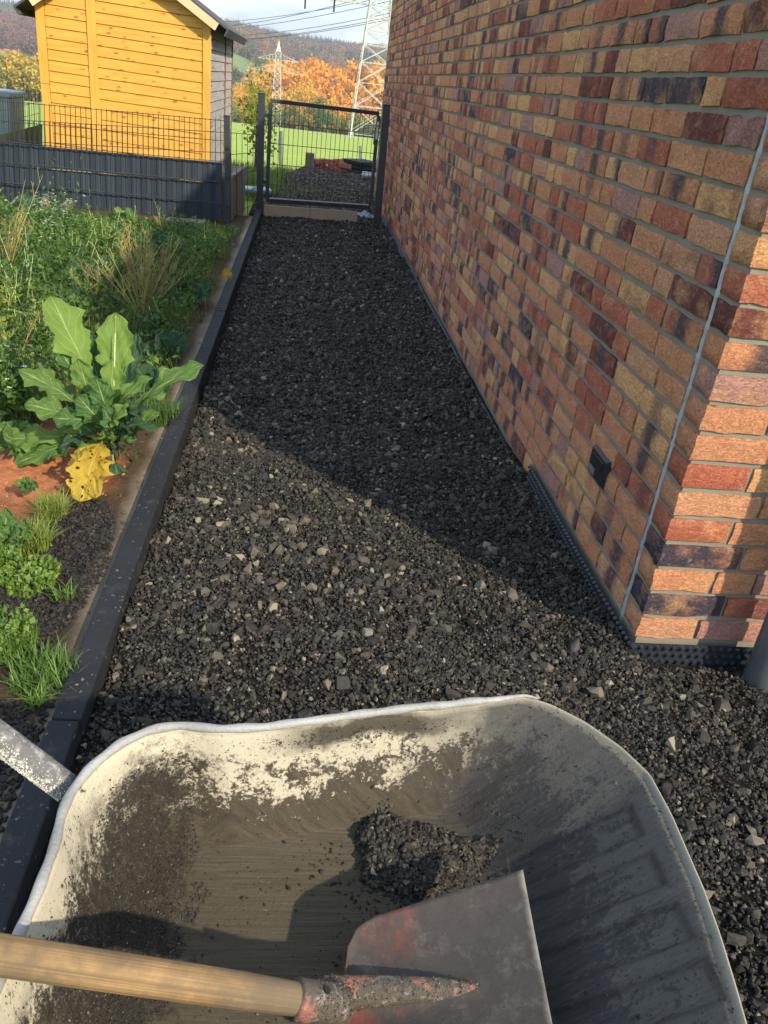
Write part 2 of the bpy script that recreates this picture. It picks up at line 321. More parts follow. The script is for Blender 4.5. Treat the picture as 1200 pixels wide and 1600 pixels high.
# ------------------------------------------------------------------ instancing of stuff on points
def scatter(name, P, S, R, IX, T, protos, parent=None):
    me = bpy.data.meshes.new(name); n = len(P); me.vertices.add(n); me.vertices.foreach_set('co', np.asarray(P, np.float32).ravel())
    S = np.asarray(S, np.float32)
    if S.ndim == 1: S = np.repeat(S[:, None], 3, 1)
    for an, ty, fld, arr in (('sc', 'FLOAT_VECTOR', 'vector', S), ('rt', 'FLOAT_VECTOR', 'vector', R), ('ix', 'INT', 'value', IX), ('tint', 'FLOAT', 'value', T)):
        a = me.attributes.new(an, ty, 'POINT'); a.data.foreach_set(fld, np.asarray(arr, np.int32 if ty == 'INT' else np.float32).ravel())
    me.update(); o = link(name, me, parent)
    col = bpy.data.collections.new(name+'_pieces')
    for q in protos: col.objects.link(q)
    gt = bpy.data.node_groups.new(name+'_scatter', 'GeometryNodeTree')
    gt.interface.new_socket('Geometry', in_out='INPUT', socket_type='NodeSocketGeometry'); gt.interface.new_socket('Geometry', in_out='OUTPUT', socket_type='NodeSocketGeometry')
    A = gt.nodes; gi = A.new('NodeGroupInput'); go = A.new('NodeGroupOutput'); ip = A.new('GeometryNodeInstanceOnPoints'); ci = A.new('GeometryNodeCollectionInfo')
    ci.inputs['Collection'].default_value = col; ci.inputs['Separate Children'].default_value = True; ci.inputs['Reset Children'].default_value = True
    def na(nm, ty):
        x = A.new('GeometryNodeInputNamedAttribute'); x.data_type = ty; x.inputs['Name'].default_value = nm; return x.outputs['Attribute']
    e2r = A.new('FunctionNodeEulerToRotation'); lk = gt.links
    m2p = A.new('GeometryNodeMeshToPoints'); lk.new(gi.outputs[0], m2p.inputs[0]); lk.new(m2p.outputs[0], ip.inputs['Points']); lk.new(ci.outputs[0], ip.inputs['Instance'])
    ip.inputs['Pick Instance'].default_value = True
    lk.new(na('ix', 'INT'), ip.inputs['Instance Index']); lk.new(na('rt', 'FLOAT_VECTOR'), e2r.inputs[0]); lk.new(e2r.outputs[0], ip.inputs['Rotation']); lk.new(na('sc', 'FLOAT_VECTOR'), ip.inputs['Scale'])
    lk.new(ip.outputs[0], go.inputs[0]); md = o.modifiers.new('scatter', 'NODES'); md.node_group = gt
    return o
def proto(name, me, mat):
    me.materials.clear(); me.materials.append(mat); return bpy.data.objects.new(name, me)
def rock_mesh(seed, n=13):
    r = np.random.default_rng(seed); bm = bmesh.new()
    for k in range(n):
        v = r.normal(size=3); v /= np.linalg.norm(v); v *= r.uniform(.82, 1.1); bm.verts.new(v*np.array([1, .85, .62]))
    ret = bmesh.ops.convex_hull(bm, input=bm.verts)
    for e in [x for x in bm.verts if not x.link_faces]: bm.verts.remove(e)
    me = bpy.data.meshes.new('stone'); bm.to_mesh(me); bm.free(); return me
ROCKS = [proto('stone', rock_mesh(s, 10+s % 6), M['stone']) for s in range(10)]
def rocks(name, P, r, T, parent=None):
    n = len(P); S = r[:, None]*rng.uniform(.7, 1.25, (n, 3))
    return scatter(name, P, S, rng.uniform(-math.pi, math.pi, (n, 3))*np.array([.35, .35, 1]), rng.integers(0, 10, n), T, ROCKS, parent)

# ------------------------------------------------------------------ terrain
def ter(x, y):
    r = np.hypot(x, y); az = np.degrees(np.arctan2(x, y))
    zr = np.interp(r, [0, 16, 24, 60, 110, 200, 330, 420, 560, 700, 900, 1300, 1800, 2300, 4200], [-.25, -.25, -.55, -2.3, -4.9, -9.8, -16.4, -22, -28, -25, -12, 16, 40, 36, 20])
    zr = zr + np.clip((r-600)/900, 0, 1)*(fbm(x/420+9, y/420+3, 4)-.47)*34
    zr = zr + np.clip((r-500)/900, 0, 1)*np.interp(az, [-40, -19, -15, -8, -4.5, -1, 5, 20], [-6, -12, -10, 4, 8, 1, 3, 4])
    zr = zr + 17*np.exp(-((az+6)/3.2)**2)*np.clip((r-520)/200, 0, 1)*np.clip((1300-r)/300, 0, 1)
    return zr
th = np.linspace(-math.pi, math.pi, 361)
fine = np.radians(np.linspace(-24, 14, 180)); th = np.unique(np.concatenate([th, fine]))
rr = np.concatenate([[0.01, 6, 10, 13], np.geomspace(15, 4200, 110)])
TH, RR = np.meshgrid(th, rr, indexing='ij'); X = RR*np.sin(TH); Y = RR*np.cos(TH); Zt = ter(X, Y)
far = np.clip((RR-300)/150, 0, 1); az = np.degrees(TH)
brown = np.clip((fbm(X/55, Y/55, 3)-.50)*8, 0, 1)*((RR > 500) & (RR < 2000)) * .6
me = np_mesh('ground', np.stack([X, Y, Zt], -1).reshape(-1, 3), grid_faces(*X.shape), True, {'far': far.ravel(), 'brown': brown.ravel()})
link('ground', me, None, M['meadow'])['kind'] = 'structure'

# path bed height
KX = -.44
def gz(x, y):
    b = np.interp(y, [0, 2, 3.2, 5, 10, 12.5], [-.055, -.058, -.100, -.125, -.145, -.15])
    b = b + .022*np.exp(-((x-.1)**2/.16+(y-2.5)**2/.5)) + .012*np.exp(-((x+.1)**2/.2+(y-5)**2/2))
    b = b+ .022*np.clip(1-np.abs(x-1.05)/.15, 0, 1)*np.clip((3.6-y), 0, 1) - .01*np.clip(1-np.abs(x-KX)/.1, 0, 1)
    return b + (fbm(x*7, y*7, 4, 2)-.47)*.055 + (fbm(x*2.1, y*2.1, 2, 5)-.4)*.04
xs = np.linspace(KX-.02, 1.10, 150); ys = np.concatenate([np.arange(1.87, 4, .0125), np.arange(4, 10.45, .03)])
XX, YY = np.meshgrid(xs, ys, indexing='ij')
def pebbled(x, y): return gz(x, y)+(fbm(x*45, y*45, 3, 8)-.47)*.016
me = np_mesh('gravel_bed', np.stack([XX, YY, pebbled(XX, YY)], -1).reshape(-1, 3), grid_faces(*XX.shape), True)
gb = link('gravel_bed', me, None, M['gravelbed']); gb['kind'] = 'structure'
xs = np.arange(-.46, 2.6, .014); ys = np.arange(-.6, 1.885, .014); XX, YY = np.meshgrid(xs, ys, indexing='ij')
me = np_mesh('gravel_yard', np.stack([XX, YY, pebbled(XX, YY)], -1).reshape(-1, 3), grid_faces(*XX.shape), True)
link('gravel_yard', me, None, M['gravelbed'])['kind'] = 'structure'

def bed_stones(n, x0, x1, y0, y1, rlo, rhi, power=1.6, bright=0, keep=None, zoff=.3):
    x = rng.uniform(x0, x1, n); y = rng.uniform(y0, y1, n); u = rng.random(n); r = rlo*(rhi/rlo)**(u**power)
    k = np.ones(n, bool)
    if keep is not None: k = keep(x, y)
    k &= ~((x > 1.045) & (y > 1.86)) & (x > KX+.005)
    x, y, r = x[k], y[k], r[k]; t = np.clip(rng.normal(.47, .23, len(x))+bright*(rng.random(len(x)) < .2)*.45, 0, 1)
    return np.stack([x, y, gz(x, y)+r*zoff+.004], 1), r, t
sets = [bed_stones(60000, KX, 1.05, 1.1, 3.3, .003, .0095, 1.5),
        bed_stones(36000, .3, 1.75, .2, 1.88, .003, .010, 1.5),
        bed_stones(6500, KX, 1.8, .4, 3.4, .009, .019, 1.6, .18),
        bed_stones(1300, KX, 1.7, .5, 4.4, .016, .036, 1.7, .28, None, .1),
        bed_stones(50000, KX, 1.05, 3.2, 6.4, .005, .014, 1.5),
        bed_stones(5000, KX, 1.05, 3.2, 8, .014, .027, 1.8, .1),
        bed_stones(24000, KX, 1.05, 6.2, 10.4, .009, .019, 1.5),
        bed_stones(2500, KX, 1.05, 6, 10.3, .018, .032, 1.6, .1)]
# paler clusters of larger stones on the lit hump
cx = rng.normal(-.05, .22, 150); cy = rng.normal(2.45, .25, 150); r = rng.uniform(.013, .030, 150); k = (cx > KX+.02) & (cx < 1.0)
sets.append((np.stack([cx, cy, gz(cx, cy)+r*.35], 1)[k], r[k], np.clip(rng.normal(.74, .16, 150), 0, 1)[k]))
P = np.concatenate([s[0] for s in sets]); Rr = np.concatenate([s[1] for s in sets]); T = np.concatenate([s[2] for s in sets])
o = rocks('gravel', P, Rr, T); tag(o, 'dark grey basalt chippings spread between the black kerb and the brick wall', 'gravel', kind='stuff')

# gravel area behind the gate
def gz2(x, y): return -.17 + .12*np.clip((y-11)/4, 0, 1)*np.clip((x+1)/1.5, 0, 1) + (fbm(x*1.3, y*1.3, 3, 4)-.45)*.12
xs = np.arange(-.62, 4.2, .06); ys = np.arange(10.4, 18.6, .06); XX, YY = np.meshgrid(xs, ys, indexing='ij')
edge = np.clip((YY-10.9)*.28-.35+.2*np.sin(YY*2), -9, 9)
ZZ = gz2(XX, YY) - .6*np.clip((edge*.5-.5-XX)*1.2, 0, 1) - .5*np.clip((YY-17.6)*1.2, 0, 1)
me = np_mesh('gravel_heap', np.stack([XX, YY, ZZ], -1).reshape(-1, 3), grid_faces(*XX.shape), True)
link('gravel_terrace', me, None, M['gravelbed'])['kind'] = 'structure'
n = 26000; x = rng.uniform(-.6, 2.2, n); y = rng.uniform(10.5, 17.8, n); e = (y-10.9)*.28-.35+.2*np.sin(y*2); k = x > e*.5-.5-.3; x, y, e = x[k], y[k], e[k]
z = gz2(x, y)-.6*np.clip((e*.5-.5-x)*1.2, 0, 1)+.006; r = rng.uniform(.010, .028, len(x))
o = rocks('gravel_cover', np.stack([x, y, z], 1), r, np.clip(rng.normal(.80, .12, len(x)), 0, 1)); tag(o, 'loose grey gravel lying behind the garden gate', 'gravel', kind='stuff')

# garden soil
def sz(x, y):
    near = np.clip((4.2-y)/.8, 0, 1)*np.clip((-.56-x)/.06, 0, 1)
    return -.035+(fbm(x*1.7, y*1.7, 4, 11)-.47)*.09*np.clip((-.6-x)*3, .15, 1)+near*((fbm(x*17, y*17, 4, 13)-.47)*.045+(fbm(x*50, y*50, 2, 17)-.4)*.012)
xs = np.concatenate([np.arange(-5.5, -1.2, .04), np.arange(-1.2, -.505, .012)]); ys = np.concatenate([np.arange(-.5, 4., .012), np.arange(4., 9.4, .03)]); XX, YY = np.meshgrid(xs, ys, indexing='ij')
clay = np.clip(1.6-np.hypot((XX+.93)/.24, (YY-2.85)/.36)*1.15+(fbm(XX*9, YY*9, 3)-.5)*1.4, 0, 1)
sh = np.clip(1.7-np.hypot((XX+.66)/.15, (YY-2.2)/.42)*1.1+(fbm(XX*9, YY*9, 3, 3)-.5)*1.3, 0, 1)
sh = np.maximum(sh, np.clip((1.55-YY)*6, 0, 1)*.8)
ha = np.clip(1.25-(-.505-XX)/.060+(fbm(XX*14, YY*5, 3, 7)-.5)*1.2, 0, 1)*np.clip(.25+fbm(XX*0+2, YY*1.3, 2, 9)*1.5, 0, 1)
me = np_mesh('garden_soil', np.stack([XX, YY, sz(XX, YY)], -1).reshape(-1, 3), grid_faces(*XX.shape), True, {'clay': clay.ravel(), 'shingle': (sh*(1-ha)).ravel(), 'haunch': ha.ravel()})
link('garden_soil', me, None, M['soil'])['kind'] = 'structure'
n = 13000; x = rng.uniform(-1.1, -.53, n); y = rng.uniform(1.0, 2.75, n); k = (np.hypot((x+.69)/.155, (y-2.2)/.47) < 1) | (y < 1.6); x, y = x[k], y[k]
o = rocks('slate_chips', np.stack([x, y, sz(x, y)+.003], 1), rng.uniform(.003, .012, len(x)), np.clip(rng.normal(.22, .18, len(x)), 0, 1)); tag(o, 'dark slate chips lying on the garden soil beside the black kerb', 'gravel', kind='stuff')

CL = [proto('clod', rock_mesh(90+s_, 11), M['clod']) for s_ in range(4)]
n = 5200; x = rng.uniform(-1.5, -.53, n); y = rng.uniform(1.2, 4.0, n); d_ = np.hypot((x+.93)/.32, (y-2.85)/.46) < 1; t = np.where(d_, .8, .15)+rng.normal(0, .08, n); k = d_ | (rng.random(n) < .4)
o = scatter('soil_clods', np.stack([x, y, sz(x, y)+.001], 1)[k], (.0015+.009*rng.random(n)**4)[k], rng.uniform(-3, 3, (n, 3))[k], rng.integers(0, 4, n)[k], np.clip(t, 0, 1)[k], CL); tag(o, 'reddish crumbs of clay soil lying in the garden bed', 'soil', kind='stuff')

# ------------------------------------------------------------------ brick house
WX, WY, CH = 1.066, 1.899, .0833
house = empty('brick_house', (WX, WY, 0), 'house with rough red, ochre and dark blue clinker brick walls along the gravel path', 'house')
TOP = 2.47
mb = MB(); mb.box((WX+.0085, WY+.0085, -.4), (6.0, 13.02, TOP)); mb.obj('wall', M['mortar'], house)
mb = MB(); mb.box((WX-.02, WY-.02, TOP+.01), (6.1, 13.1, TOP+.09)); mb.obj('roof', M['anthracite'], house)
def brick_geo(Ln, seed, depth=.03, h=.0678, corner=False):
    """front grid (x along, z up, front at y=0 facing -y), border pulled back and jittered"""
    r = np.random.default_rng(seed); nu, nv = (6, 4) if Ln > .15 else (4, 4)
    V = []; UV = []
    for i in range(nu):
        for j in range(nv):
            u = i/(nu-1); v = j/(nv-1); ed = (i in (0, nu-1))+(j in (0, nv-1))
            x = (u-.5)*Ln+(r.normal(0, .0016) if i in (0, nu-1) else r.normal(0, .004)); z = (v-.5)*h+r.normal(0, .0018)
            V.append((x, r.normal(0, .0012)+(.0016 if ed == 1 else .0035 if ed == 2 else 0), z)); UV.append((x+.5*Ln, z+.036))
    Fc = [(i*nv+j, (i+1)*nv+j, (i+1)*nv+j+1, i*nv+j+1) for i in range(nu-1) for j in range(nv-1)]
    ring = [i*nv for i in range(nu)] + [(nu-1)*nv+j for j in range(1, nv)] + [i*nv+nv-1 for i in range(nu-2, -1, -1)] + [j for j in range(nv-2, 0, -1)]
    b0 = len(V)
    m = len(ring)
    for q in ring: V.append(V[q]); UV.append(UV[q])
    for q in ring: V.append((V[q][0], depth, V[q][2])); UV.append((UV[q][0]+.02, UV[q][1]+.02))
    for q in range(m): Fc.append((b0+(q+1) % m, b0+q, b0+m+q, b0+m+(q+1) % m))
    V = np.array(V); UV = np.array(UV)/.24
    if corner:  # second face on the left end (x=-Ln/2), running back in +y for 0.115
        n0 = len(V); nu2 = 4; V2 = []; U2 = []
        for i in range(nu2):
            for j in range(nv):
                if i == 0: V2.append(V[j]); 
                else: V2.append((-Ln/2+r.normal(0, .0013)+(.003 if j in (0, nv-1) or i == nu2-1 else 0), i/(nu2-1)*.115, (j/(nv-1)-.5)*h+r.normal(0, .0015)))
                U2.append((i/(nu2-1)*.115/.24+3, j/(nv-1)*.3))
        Fc += [(n0+(i+1)*nv+j, n0+i*nv+j, n0+i*nv+j+1, n0+(i+1)*nv+j+1) for i in range(nu2-1) for j in range(nv-1)]
        n1 = n0+nu2*nv; ends = [n0+i*nv for i in range(nu2)]+[n0+(nu2-1)*nv+j for j in range(1, nv)]+[n0+i*nv+nv-1 for i in range(nu2-2, -1, -1)]
        V2 = list(V2)
        for q in ends:
            c = V2[q-n0]; V2.append((c[0]+.03, c[1], c[2])); U2.append((3, 0))
        Fc += [(ends[q], ends[q+1], n1+q+1, n1+q) for q in range(len(ends)-1)]
        V = np.concatenate([V, np.array(V2)]); UV = np.concatenate([UV, np.array(U2)])
    return V, np.array(Fc), UV
LEN = {'s': .240, 'q': .178, 'h': .115}
GEO = {(k, s): brick_geo(l, hash_ + s) for hash_, (k, l) in zip((100, 200, 300), LEN.items()) for s in range(7)}
for s in range(5): GEO[('cs', s)] = brick_geo(.24, 400+s, corner=True); GEO[('cq', s)] = brick_geo(.18, 500+s, corner=True)
BM = {}
def brick_mesh(key):
    if key not in BM:
        V, Fc, UV = GEO[key]; me = np_mesh('brick', V, Fc, True, {'rnd': np.zeros(len(V))}, UV); me.materials.append(M['brick']); BM[key] = me
    return BM[key]
bricks = []  # key, loc, rotz
BR = random.Random(12)
zc = lambda k: (k+.5)*CH
for k in range(-4, 29):
    KS = k
    y = WY+.115+.028 if True else 0
    y += BR.choice([0, 0, -.0])  # first joint is the straight sealed joint
    run = 0; first = True
    while y < 12.98:
        t = BR.choices('shq', [5, 3.2, .6 if not first else 3])[0]
        if first and k % 2: t = 's'
        if t == 'h' and run >= 2: t = 's'
        run = run+1 if t == 'h' else 0; l = LEN[t]; first = False
        if y+l > 12.99: break
        if k >= 0 or (k == -1 and y > 3.16) or y > 7.3: bricks.append(((t, BR.randrange(7)), (WX+BR.gauss(0, .0012), y+l/2, zc(k)+BR.gauss(0, .0008)), -math.pi/2+BR.gauss(0, .004)))
        y += l+.0135+BR.gauss(0, .001)
    if k < 0: continue
    t = 'cq' if k % 2 == 0 else 'cs'; l = .18 if t == 'cq' else .24
    bricks.append(((t, BR.randrange(5)), (WX+l/2, WY, zc(k)), 0)); x = WX+l+.0105
    while x < 3.0:
        t = BR.choices('shq', [5, 2.4, .4])[0]; l = LEN[t]; bricks.append(((t, BR.randrange(7)), (x+l/2, WY+BR.gauss(0, .0012), zc(k)), BR.gauss(0, .004))); x += l+.0105
loc = np.array([b[1] for b in bricks]); px, py, dp = proj(loc)
ln = np.array([{'s': .24, 'q': .18, 'h': .115}[b[0][0][-1]] for b in bricks]); facing = np.array([b[2] < -.8 for b in bricks])
size = np.where(facing, ln*np.abs(WX)/dp**2, ln/dp); infr = (px > -20) & (px < 1215) & (py > -20) & (py < 1010) & (loc[:, 2] > -.13)
score = np.where(infr, size/dp, 0); order = np.argsort(-score); chosen = set(order[:296].tolist())
hl = Vector(house.location); SV = []; SF = []; SU = []; SR = []; off = {}
acc = {}
for i, (key, lc, rz) in enumerate(bricks):
    if i in chosen:
        o = bpy.data.objects.new('brick', brick_mesh(key)); C.objects.link(o); o.parent = house; o.location = Vector(lc)-hl; o.rotation_euler = (0, 0, rz)
    else:
        V, Fc, UV = GEO[key]; c, s = math.cos(rz), math.sin(rz); R3 = np.array([[c, -s, 0], [s, c, 0], [0, 0, 1]])
        base = acc.get('n', 0); SV.append(V@R3.T+np.array(lc)); SF.append(Fc+base); SU.append(UV); SR.append(np.full(len(V), BR.random())); acc['n'] = base+len(V)
me = np_mesh('brickwork', np.concatenate(SV), np.concatenate(SF), True, {'rnd': np.concatenate(SR)}, np.concatenate(SU))
o = link('brickwork', me, house, M['brick']); tag(o, kind='stuff')
# sealant joint, irregular
mb = MB(); zz = np.arange(-.1, 2.6, .012); vs = []
for i, z in enumerate(zz):
    ph = (z/CH) % 1; w = .0026+.0020*random.random()+(.003 if ph < .12 or ph > .9 else 0); c = WY+.115+.015+.002*math.sin(z*31)
    pr = WX+.002+(.002*random.random())
    vs += [(WX+.012, c-w-.004, z), (pr, c-w*.5, z), (pr-.001, c+w*.5, z), (WX+.012, c+w+.004, z)]
fs = [(4*i+a, 4*i+a+1, 4*i+a+5, 4*i+a+4) for i in range(len(zz)-1) for a in range(3)]
mb.add(vs, fs); mb.obj('sealant_joint', M['sealant'], house, smooth=True)
# recessed box in the wall
# flat square fitting
bx = empty('wall_light', (WX-.004, 2.458, .31), 'small black square wall light low on the shaded brick wall', 'wall light')
mb = MB(); y0, y1, z0, z1 = 2.378, 2.537, .257, .363; d = .014
mb.hexa([(WX+.003, y0, z0), (WX+.003, y1, z0), (WX+.003, y1, z1), (WX+.003, y0, z1), (WX-d, y0+.008, z0+.008), (WX-d, y1-.008, z0+.008), (WX-d, y1-.008, z1-.008), (WX-d, y0+.008, z1-.008)])
mb.obj('housing', M['black'], bx, bevel=.003)
mb = MB(); mb.box((WX-d-.003, y0+.025, z0+.055), (WX-d+.001, y1-.03, z1-.02)); mb.obj('cover', M['black'], bx, bevel=.001)
mb = MB(); mb.box((WX-d-.002, y1-.075, z0+.016), (WX-d+.001, y1-.014, z0+.038)); mb.obj('lens', M['lens'], bx)

# dimpled membrane
mem = empty('dimpled_membrane', (WX, WY, -.05), 'black dimpled foundation membrane sticking out of the gravel at the wall foot', 'membrane')
def dimple(mb, c, nrm, r=.0088, d=.010):
    c = Vector(c); nrm = Vector(nrm); u = Vector((0, 0, 1)); v = nrm.cross(u)
    vs = [c+(u*math.sin(2*math.pi*k/8)+v*math.cos(2*math.pi*k/8))*r for k in range(8)]+[c+nrm*d+(u*math.sin(2*math.pi*k/8)+v*math.cos(2*math.pi*k/8))*r*.6 for k in range(8)]
    mb.add(vs, [(k, (k+1) % 8, 8+(k+1) % 8, 8+k) for k in range(8)]+[tuple(range(8, 16))])
for (ya, yb, top, step) in ((1.885, 3.15, -.003, .0255), (3.16, 7.25, -.096, .026), (7.27, 10.95, -.075, .028)):
    mb = MB(); nst = int((yb-ya)/.08)
    for k in range(nst):
        a = ya+(yb-ya)*k/nst; b = ya+(yb-ya)*(k+1)/nst; wa = .012+.004*math.sin(a*3.1); wb = .012+.004*math.sin(b*3.1)
        mb.hexa([(WX-wa-.002, a, -.25), (WX-wb-.002, b, -.25), (WX-wb, b, -.25), (WX-wa, a, -.25), (WX-wa-.002, a, top), (WX-wb-.002, b, top), (WX-wb, b, top), (WX-wa, a, top)])
    mb.obj('sheet', M['membrane'], mem); mb = MB(); y = ya+.01
    while y < yb:
        for j in range(4): dimple(mb, (WX-.0135-.004*math.sin(y*3.1), y, top-.012-j*.0245), (-1, 0, 0))
        y += step
    tag(mb.obj('dimples', M['membrane'], mem), kind='stuff')
mb = MB(); mb.box((WX-.018, WY-.016, -.25), (1.9, WY-.014, -.004)); mb.obj('sheet', M['membrane'], mem)
mb = MB(); x = WX-.008
while x < 1.8:
    for j in range(4): dimple(mb, (x+.012*(j % 2), WY-.015, -.017-j*.0245), (0, -1, 0))
    x += .0255
tag(mb.obj('dimples', M['membrane'], mem), kind='stuff')

# downpipe
dpp = empty('downpipe', (1.43, 1.77, -.06), 'grey zinc downpipe standing in the gravel before the lit brick face', 'downpipe')
a = atz(1200, 1074, -.065); b = Vector((1.452, 1.775, 2.6))
PX, PY = 1.430, 1.790
mb = MB(); mb.tube([(PX, PY, -.2), (PX, PY, .0), (PX, PY, .4), (PX, PY, 2.7)], .05, 40); mb.obj('pipe', M['zinc'], dpp, smooth=True)
mb = MB(); mb.tube([(PX, PY, .55), (PX, PY, .60)], .053, 40); mb.obj('collar', M['zinc'], dpp, smooth=True)

# ------------------------------------------------------------------ kerb
kerb = empty('kerb_edging', (-.478, 1, -.1), 'long black concrete kerb between the garden and the gravel path', 'kerb')
cuts = [-.35, .62, 1.50, 2.40, 3.37, 4.34, 5.3, 6.25, 7.2, 8.15, 9.1, 10.05]
for i in range(len(cuts)-1):
    a, b = cuts[i], cuts[i+1]-.003; dz = random.gauss(0, .0015); dx = random.gauss(0, .0015)
    za = -.003-.004*max(0, a-3)+dz; zb = -.003-.004*max(0, b-3)+dz; x0, x1 = -.511+dx, -.441+dx
    mb = MB(); mb.hexa([(x0, a, -.3), (x1, a, -.3), (x1, b, -.3), (x0, b, -.3), (x0, a, za), (x1, a, za), (x1, b, zb), (x0, b, zb)]); mb.obj('kerb_stone', M['kerb'], kerb, bevel=.006)

n = 260; x = rng.uniform(-.508, -.446, n); y = rng.uniform(1.0, 6, n)
o = rocks('kerb_crumbs', np.stack([x, y, -.001-.004*np.clip(y-3, 0, 9)], 1), .0008+.0045*rng.random(n)**4, np.clip(rng.normal(.6, .25, n), 0, 1)); tag(o, 'loose crumbs of grit lying on top of the black kerb', 'grit', kind='stuff')
# ------------------------------------------------------------------ gate
GYL, GYR = 10.159, 10.488
def gy(px): return GYL+(GYR-GYL)*(px-406)/184.
def gp(px, py, dy=0): return Vector(aty(px, py, gy(px)+dy))
for (pt, pb, w, lab, lr) in (((409, 147), (405.5, 345), .075, 'left anthracite gate post at the end of the black kerb', 0), ((604, 165), (588.5, 356), .085, 'right anthracite gate post standing against the brick wall', 1)):
    a = gp(*pb); t = gp(*pt); o = empty('gate_post', a, lab, 'gate post', 'posts carrying the garden gate')
    mb = MB(); mb.beam(a-Vector((0, 0, .1)), t, w, w, (0, 1, 0)); mb.obj('post', M['anthracite'], o, bevel=.004)
    mb = MB(); mb.beam(t, t+Vector((0, 0, .012)), w+.006, w+.006, (0, 1, 0)); mb.obj('cap', M['black'], o, bevel=.003)
gate = empty('garden_gate', gp(420, 325), 'low anthracite wire garden gate closed at the end of the path', 'gate')
c4 = [gp(423, 157), gp(592, 177.5), gp(578, 324), gp(417, 313)]
for a, b, w in ((c4[0], c4[1], .042), (c4[1]+Vector((0,0,-.02)), c4[2]+Vector((0,0,.02)), .042), (c4[2], c4[3], .045), (c4[3]+Vector((0,0,.02)), c4[0]+Vector((0,0,-.02)), .042)):
    mb = MB(); mb.beam(a, b, w, w, (0, 1, 0)); mb.obj('frame_rail', M['anthracite'], gate, bevel=.004)
for k in range(1, 23):
    f = k/23; mb = MB(); a = c4[0].lerp(c4[1], f); b = c4[3].lerp(c4[2], f); off = Vector((0, .0, 0)); mb.tube([a, b], .003, 6); mb.obj('upright_wire', M['anthracite'], gate)
for f in (.21, .415, .625, .83):
    for s in (-.007, .007):
        mb = MB(); a = c4[0].lerp(c4[3], f)+Vector((0, s, 0)); b = c4[1].lerp(c4[2], f)+Vector((0, s, 0)); mb.tube([a, b], .004, 6); mb.obj('cross_wire', M['anthracite'], gate)
a = c4[3].lerp(c4[2], .03)+Vector((0, -.023, .028)); b = c4[3].lerp(c4[2], .98)+Vector((0, -.023, .028))
mb = MB(); mb.beam(a, b, .012, .012, (0, 1, 0)); mb.obj('bottom_strip', M['galv'], gate)
# lock box, plate, handle, keeper strips
mb = MB(); mb.beam(gp(592, 185), gp(586, 226), .05, .045, (0, 1, 0)); mb.obj('lock_case', M['anthracite'], gate, bevel=.003)
lp = gp(590, 205, -.03); mb = MB(); mb.beam(gp(591, 190, -.035), gp(588, 218, -.035), .028, .008, (0, 1, 0)); pl = mb.obj('lock_plate', M['galv'], gate, bevel=.003)
mb = MB(); mb.tube([gp(590, 196, -.04), gp(590, 196, -.08), gp(573, 194.5, -.085)], .009, 10); mb.obj('handle', M['galv'], gate, smooth=True)
for p in ((418, 180), (414, 284)):
    a = gp(*p); mb = MB(); mb.box(a+Vector((-.05, -.02, -.02)), a+Vector((.02, .02, .02))); mb.obj('hinge', M['anthracite'], gate, bevel=.004)
mb = MB(); mb.beam(gp(596, 228, .01), gp(586, 262, .01), .018, .012, (0, 1, 0)); mb.obj('strike_strip', M['galv'], gate)
# threshold stones, plastic scrap
for (xa, xb, lab) in ((411, 483, 'sand coloured kerb stone under the hinge side of the gate'), (484, 557, 'sand coloured kerb stone under the latch side of the gate')):
    a = gp(xa, 338-(483-xa)*.02); b = gp(xb, 338+(xb-483)*.11); zt = .0; mb = MB()
    a = Vector((a.x, a.y+.02, -.01)); b = Vector((b.x, b.y+.02, -.015)); mb.beam(a-Vector((0, 0, .11)), b-Vector((0, 0, .11)), .05, .22); o = mb.obj('threshold_stone', M['sandkerb'], None, bevel=.004); tag(o, lab, 'kerb stone', 'kerb stones under the garden gate')
V = []; nu = 14
c0 = atz(570, 340, -.11)
for i in range(nu):
    for j in range(nu): V.append((c0[0]-.10+.2*i/(nu-1)+random.gauss(0, .006), c0[1]-.12+.2*j/(nu-1)+random.gauss(0, .006), -.10+.035*random.random()+.05*math.exp(-((i-7)**2+(j-7)**2)/14)))
M['film'] = m_plain('crumpled_blue_film', (.30, .42, .55), .18, .1, scale=40, var=.5)
tag(link('plastic_film', np_mesh('plastic_film', V, grid_faces(nu, nu)), None, M['film']), 'crumpled shiny blue plastic film at the foot of the right gate post', 'plastic film')

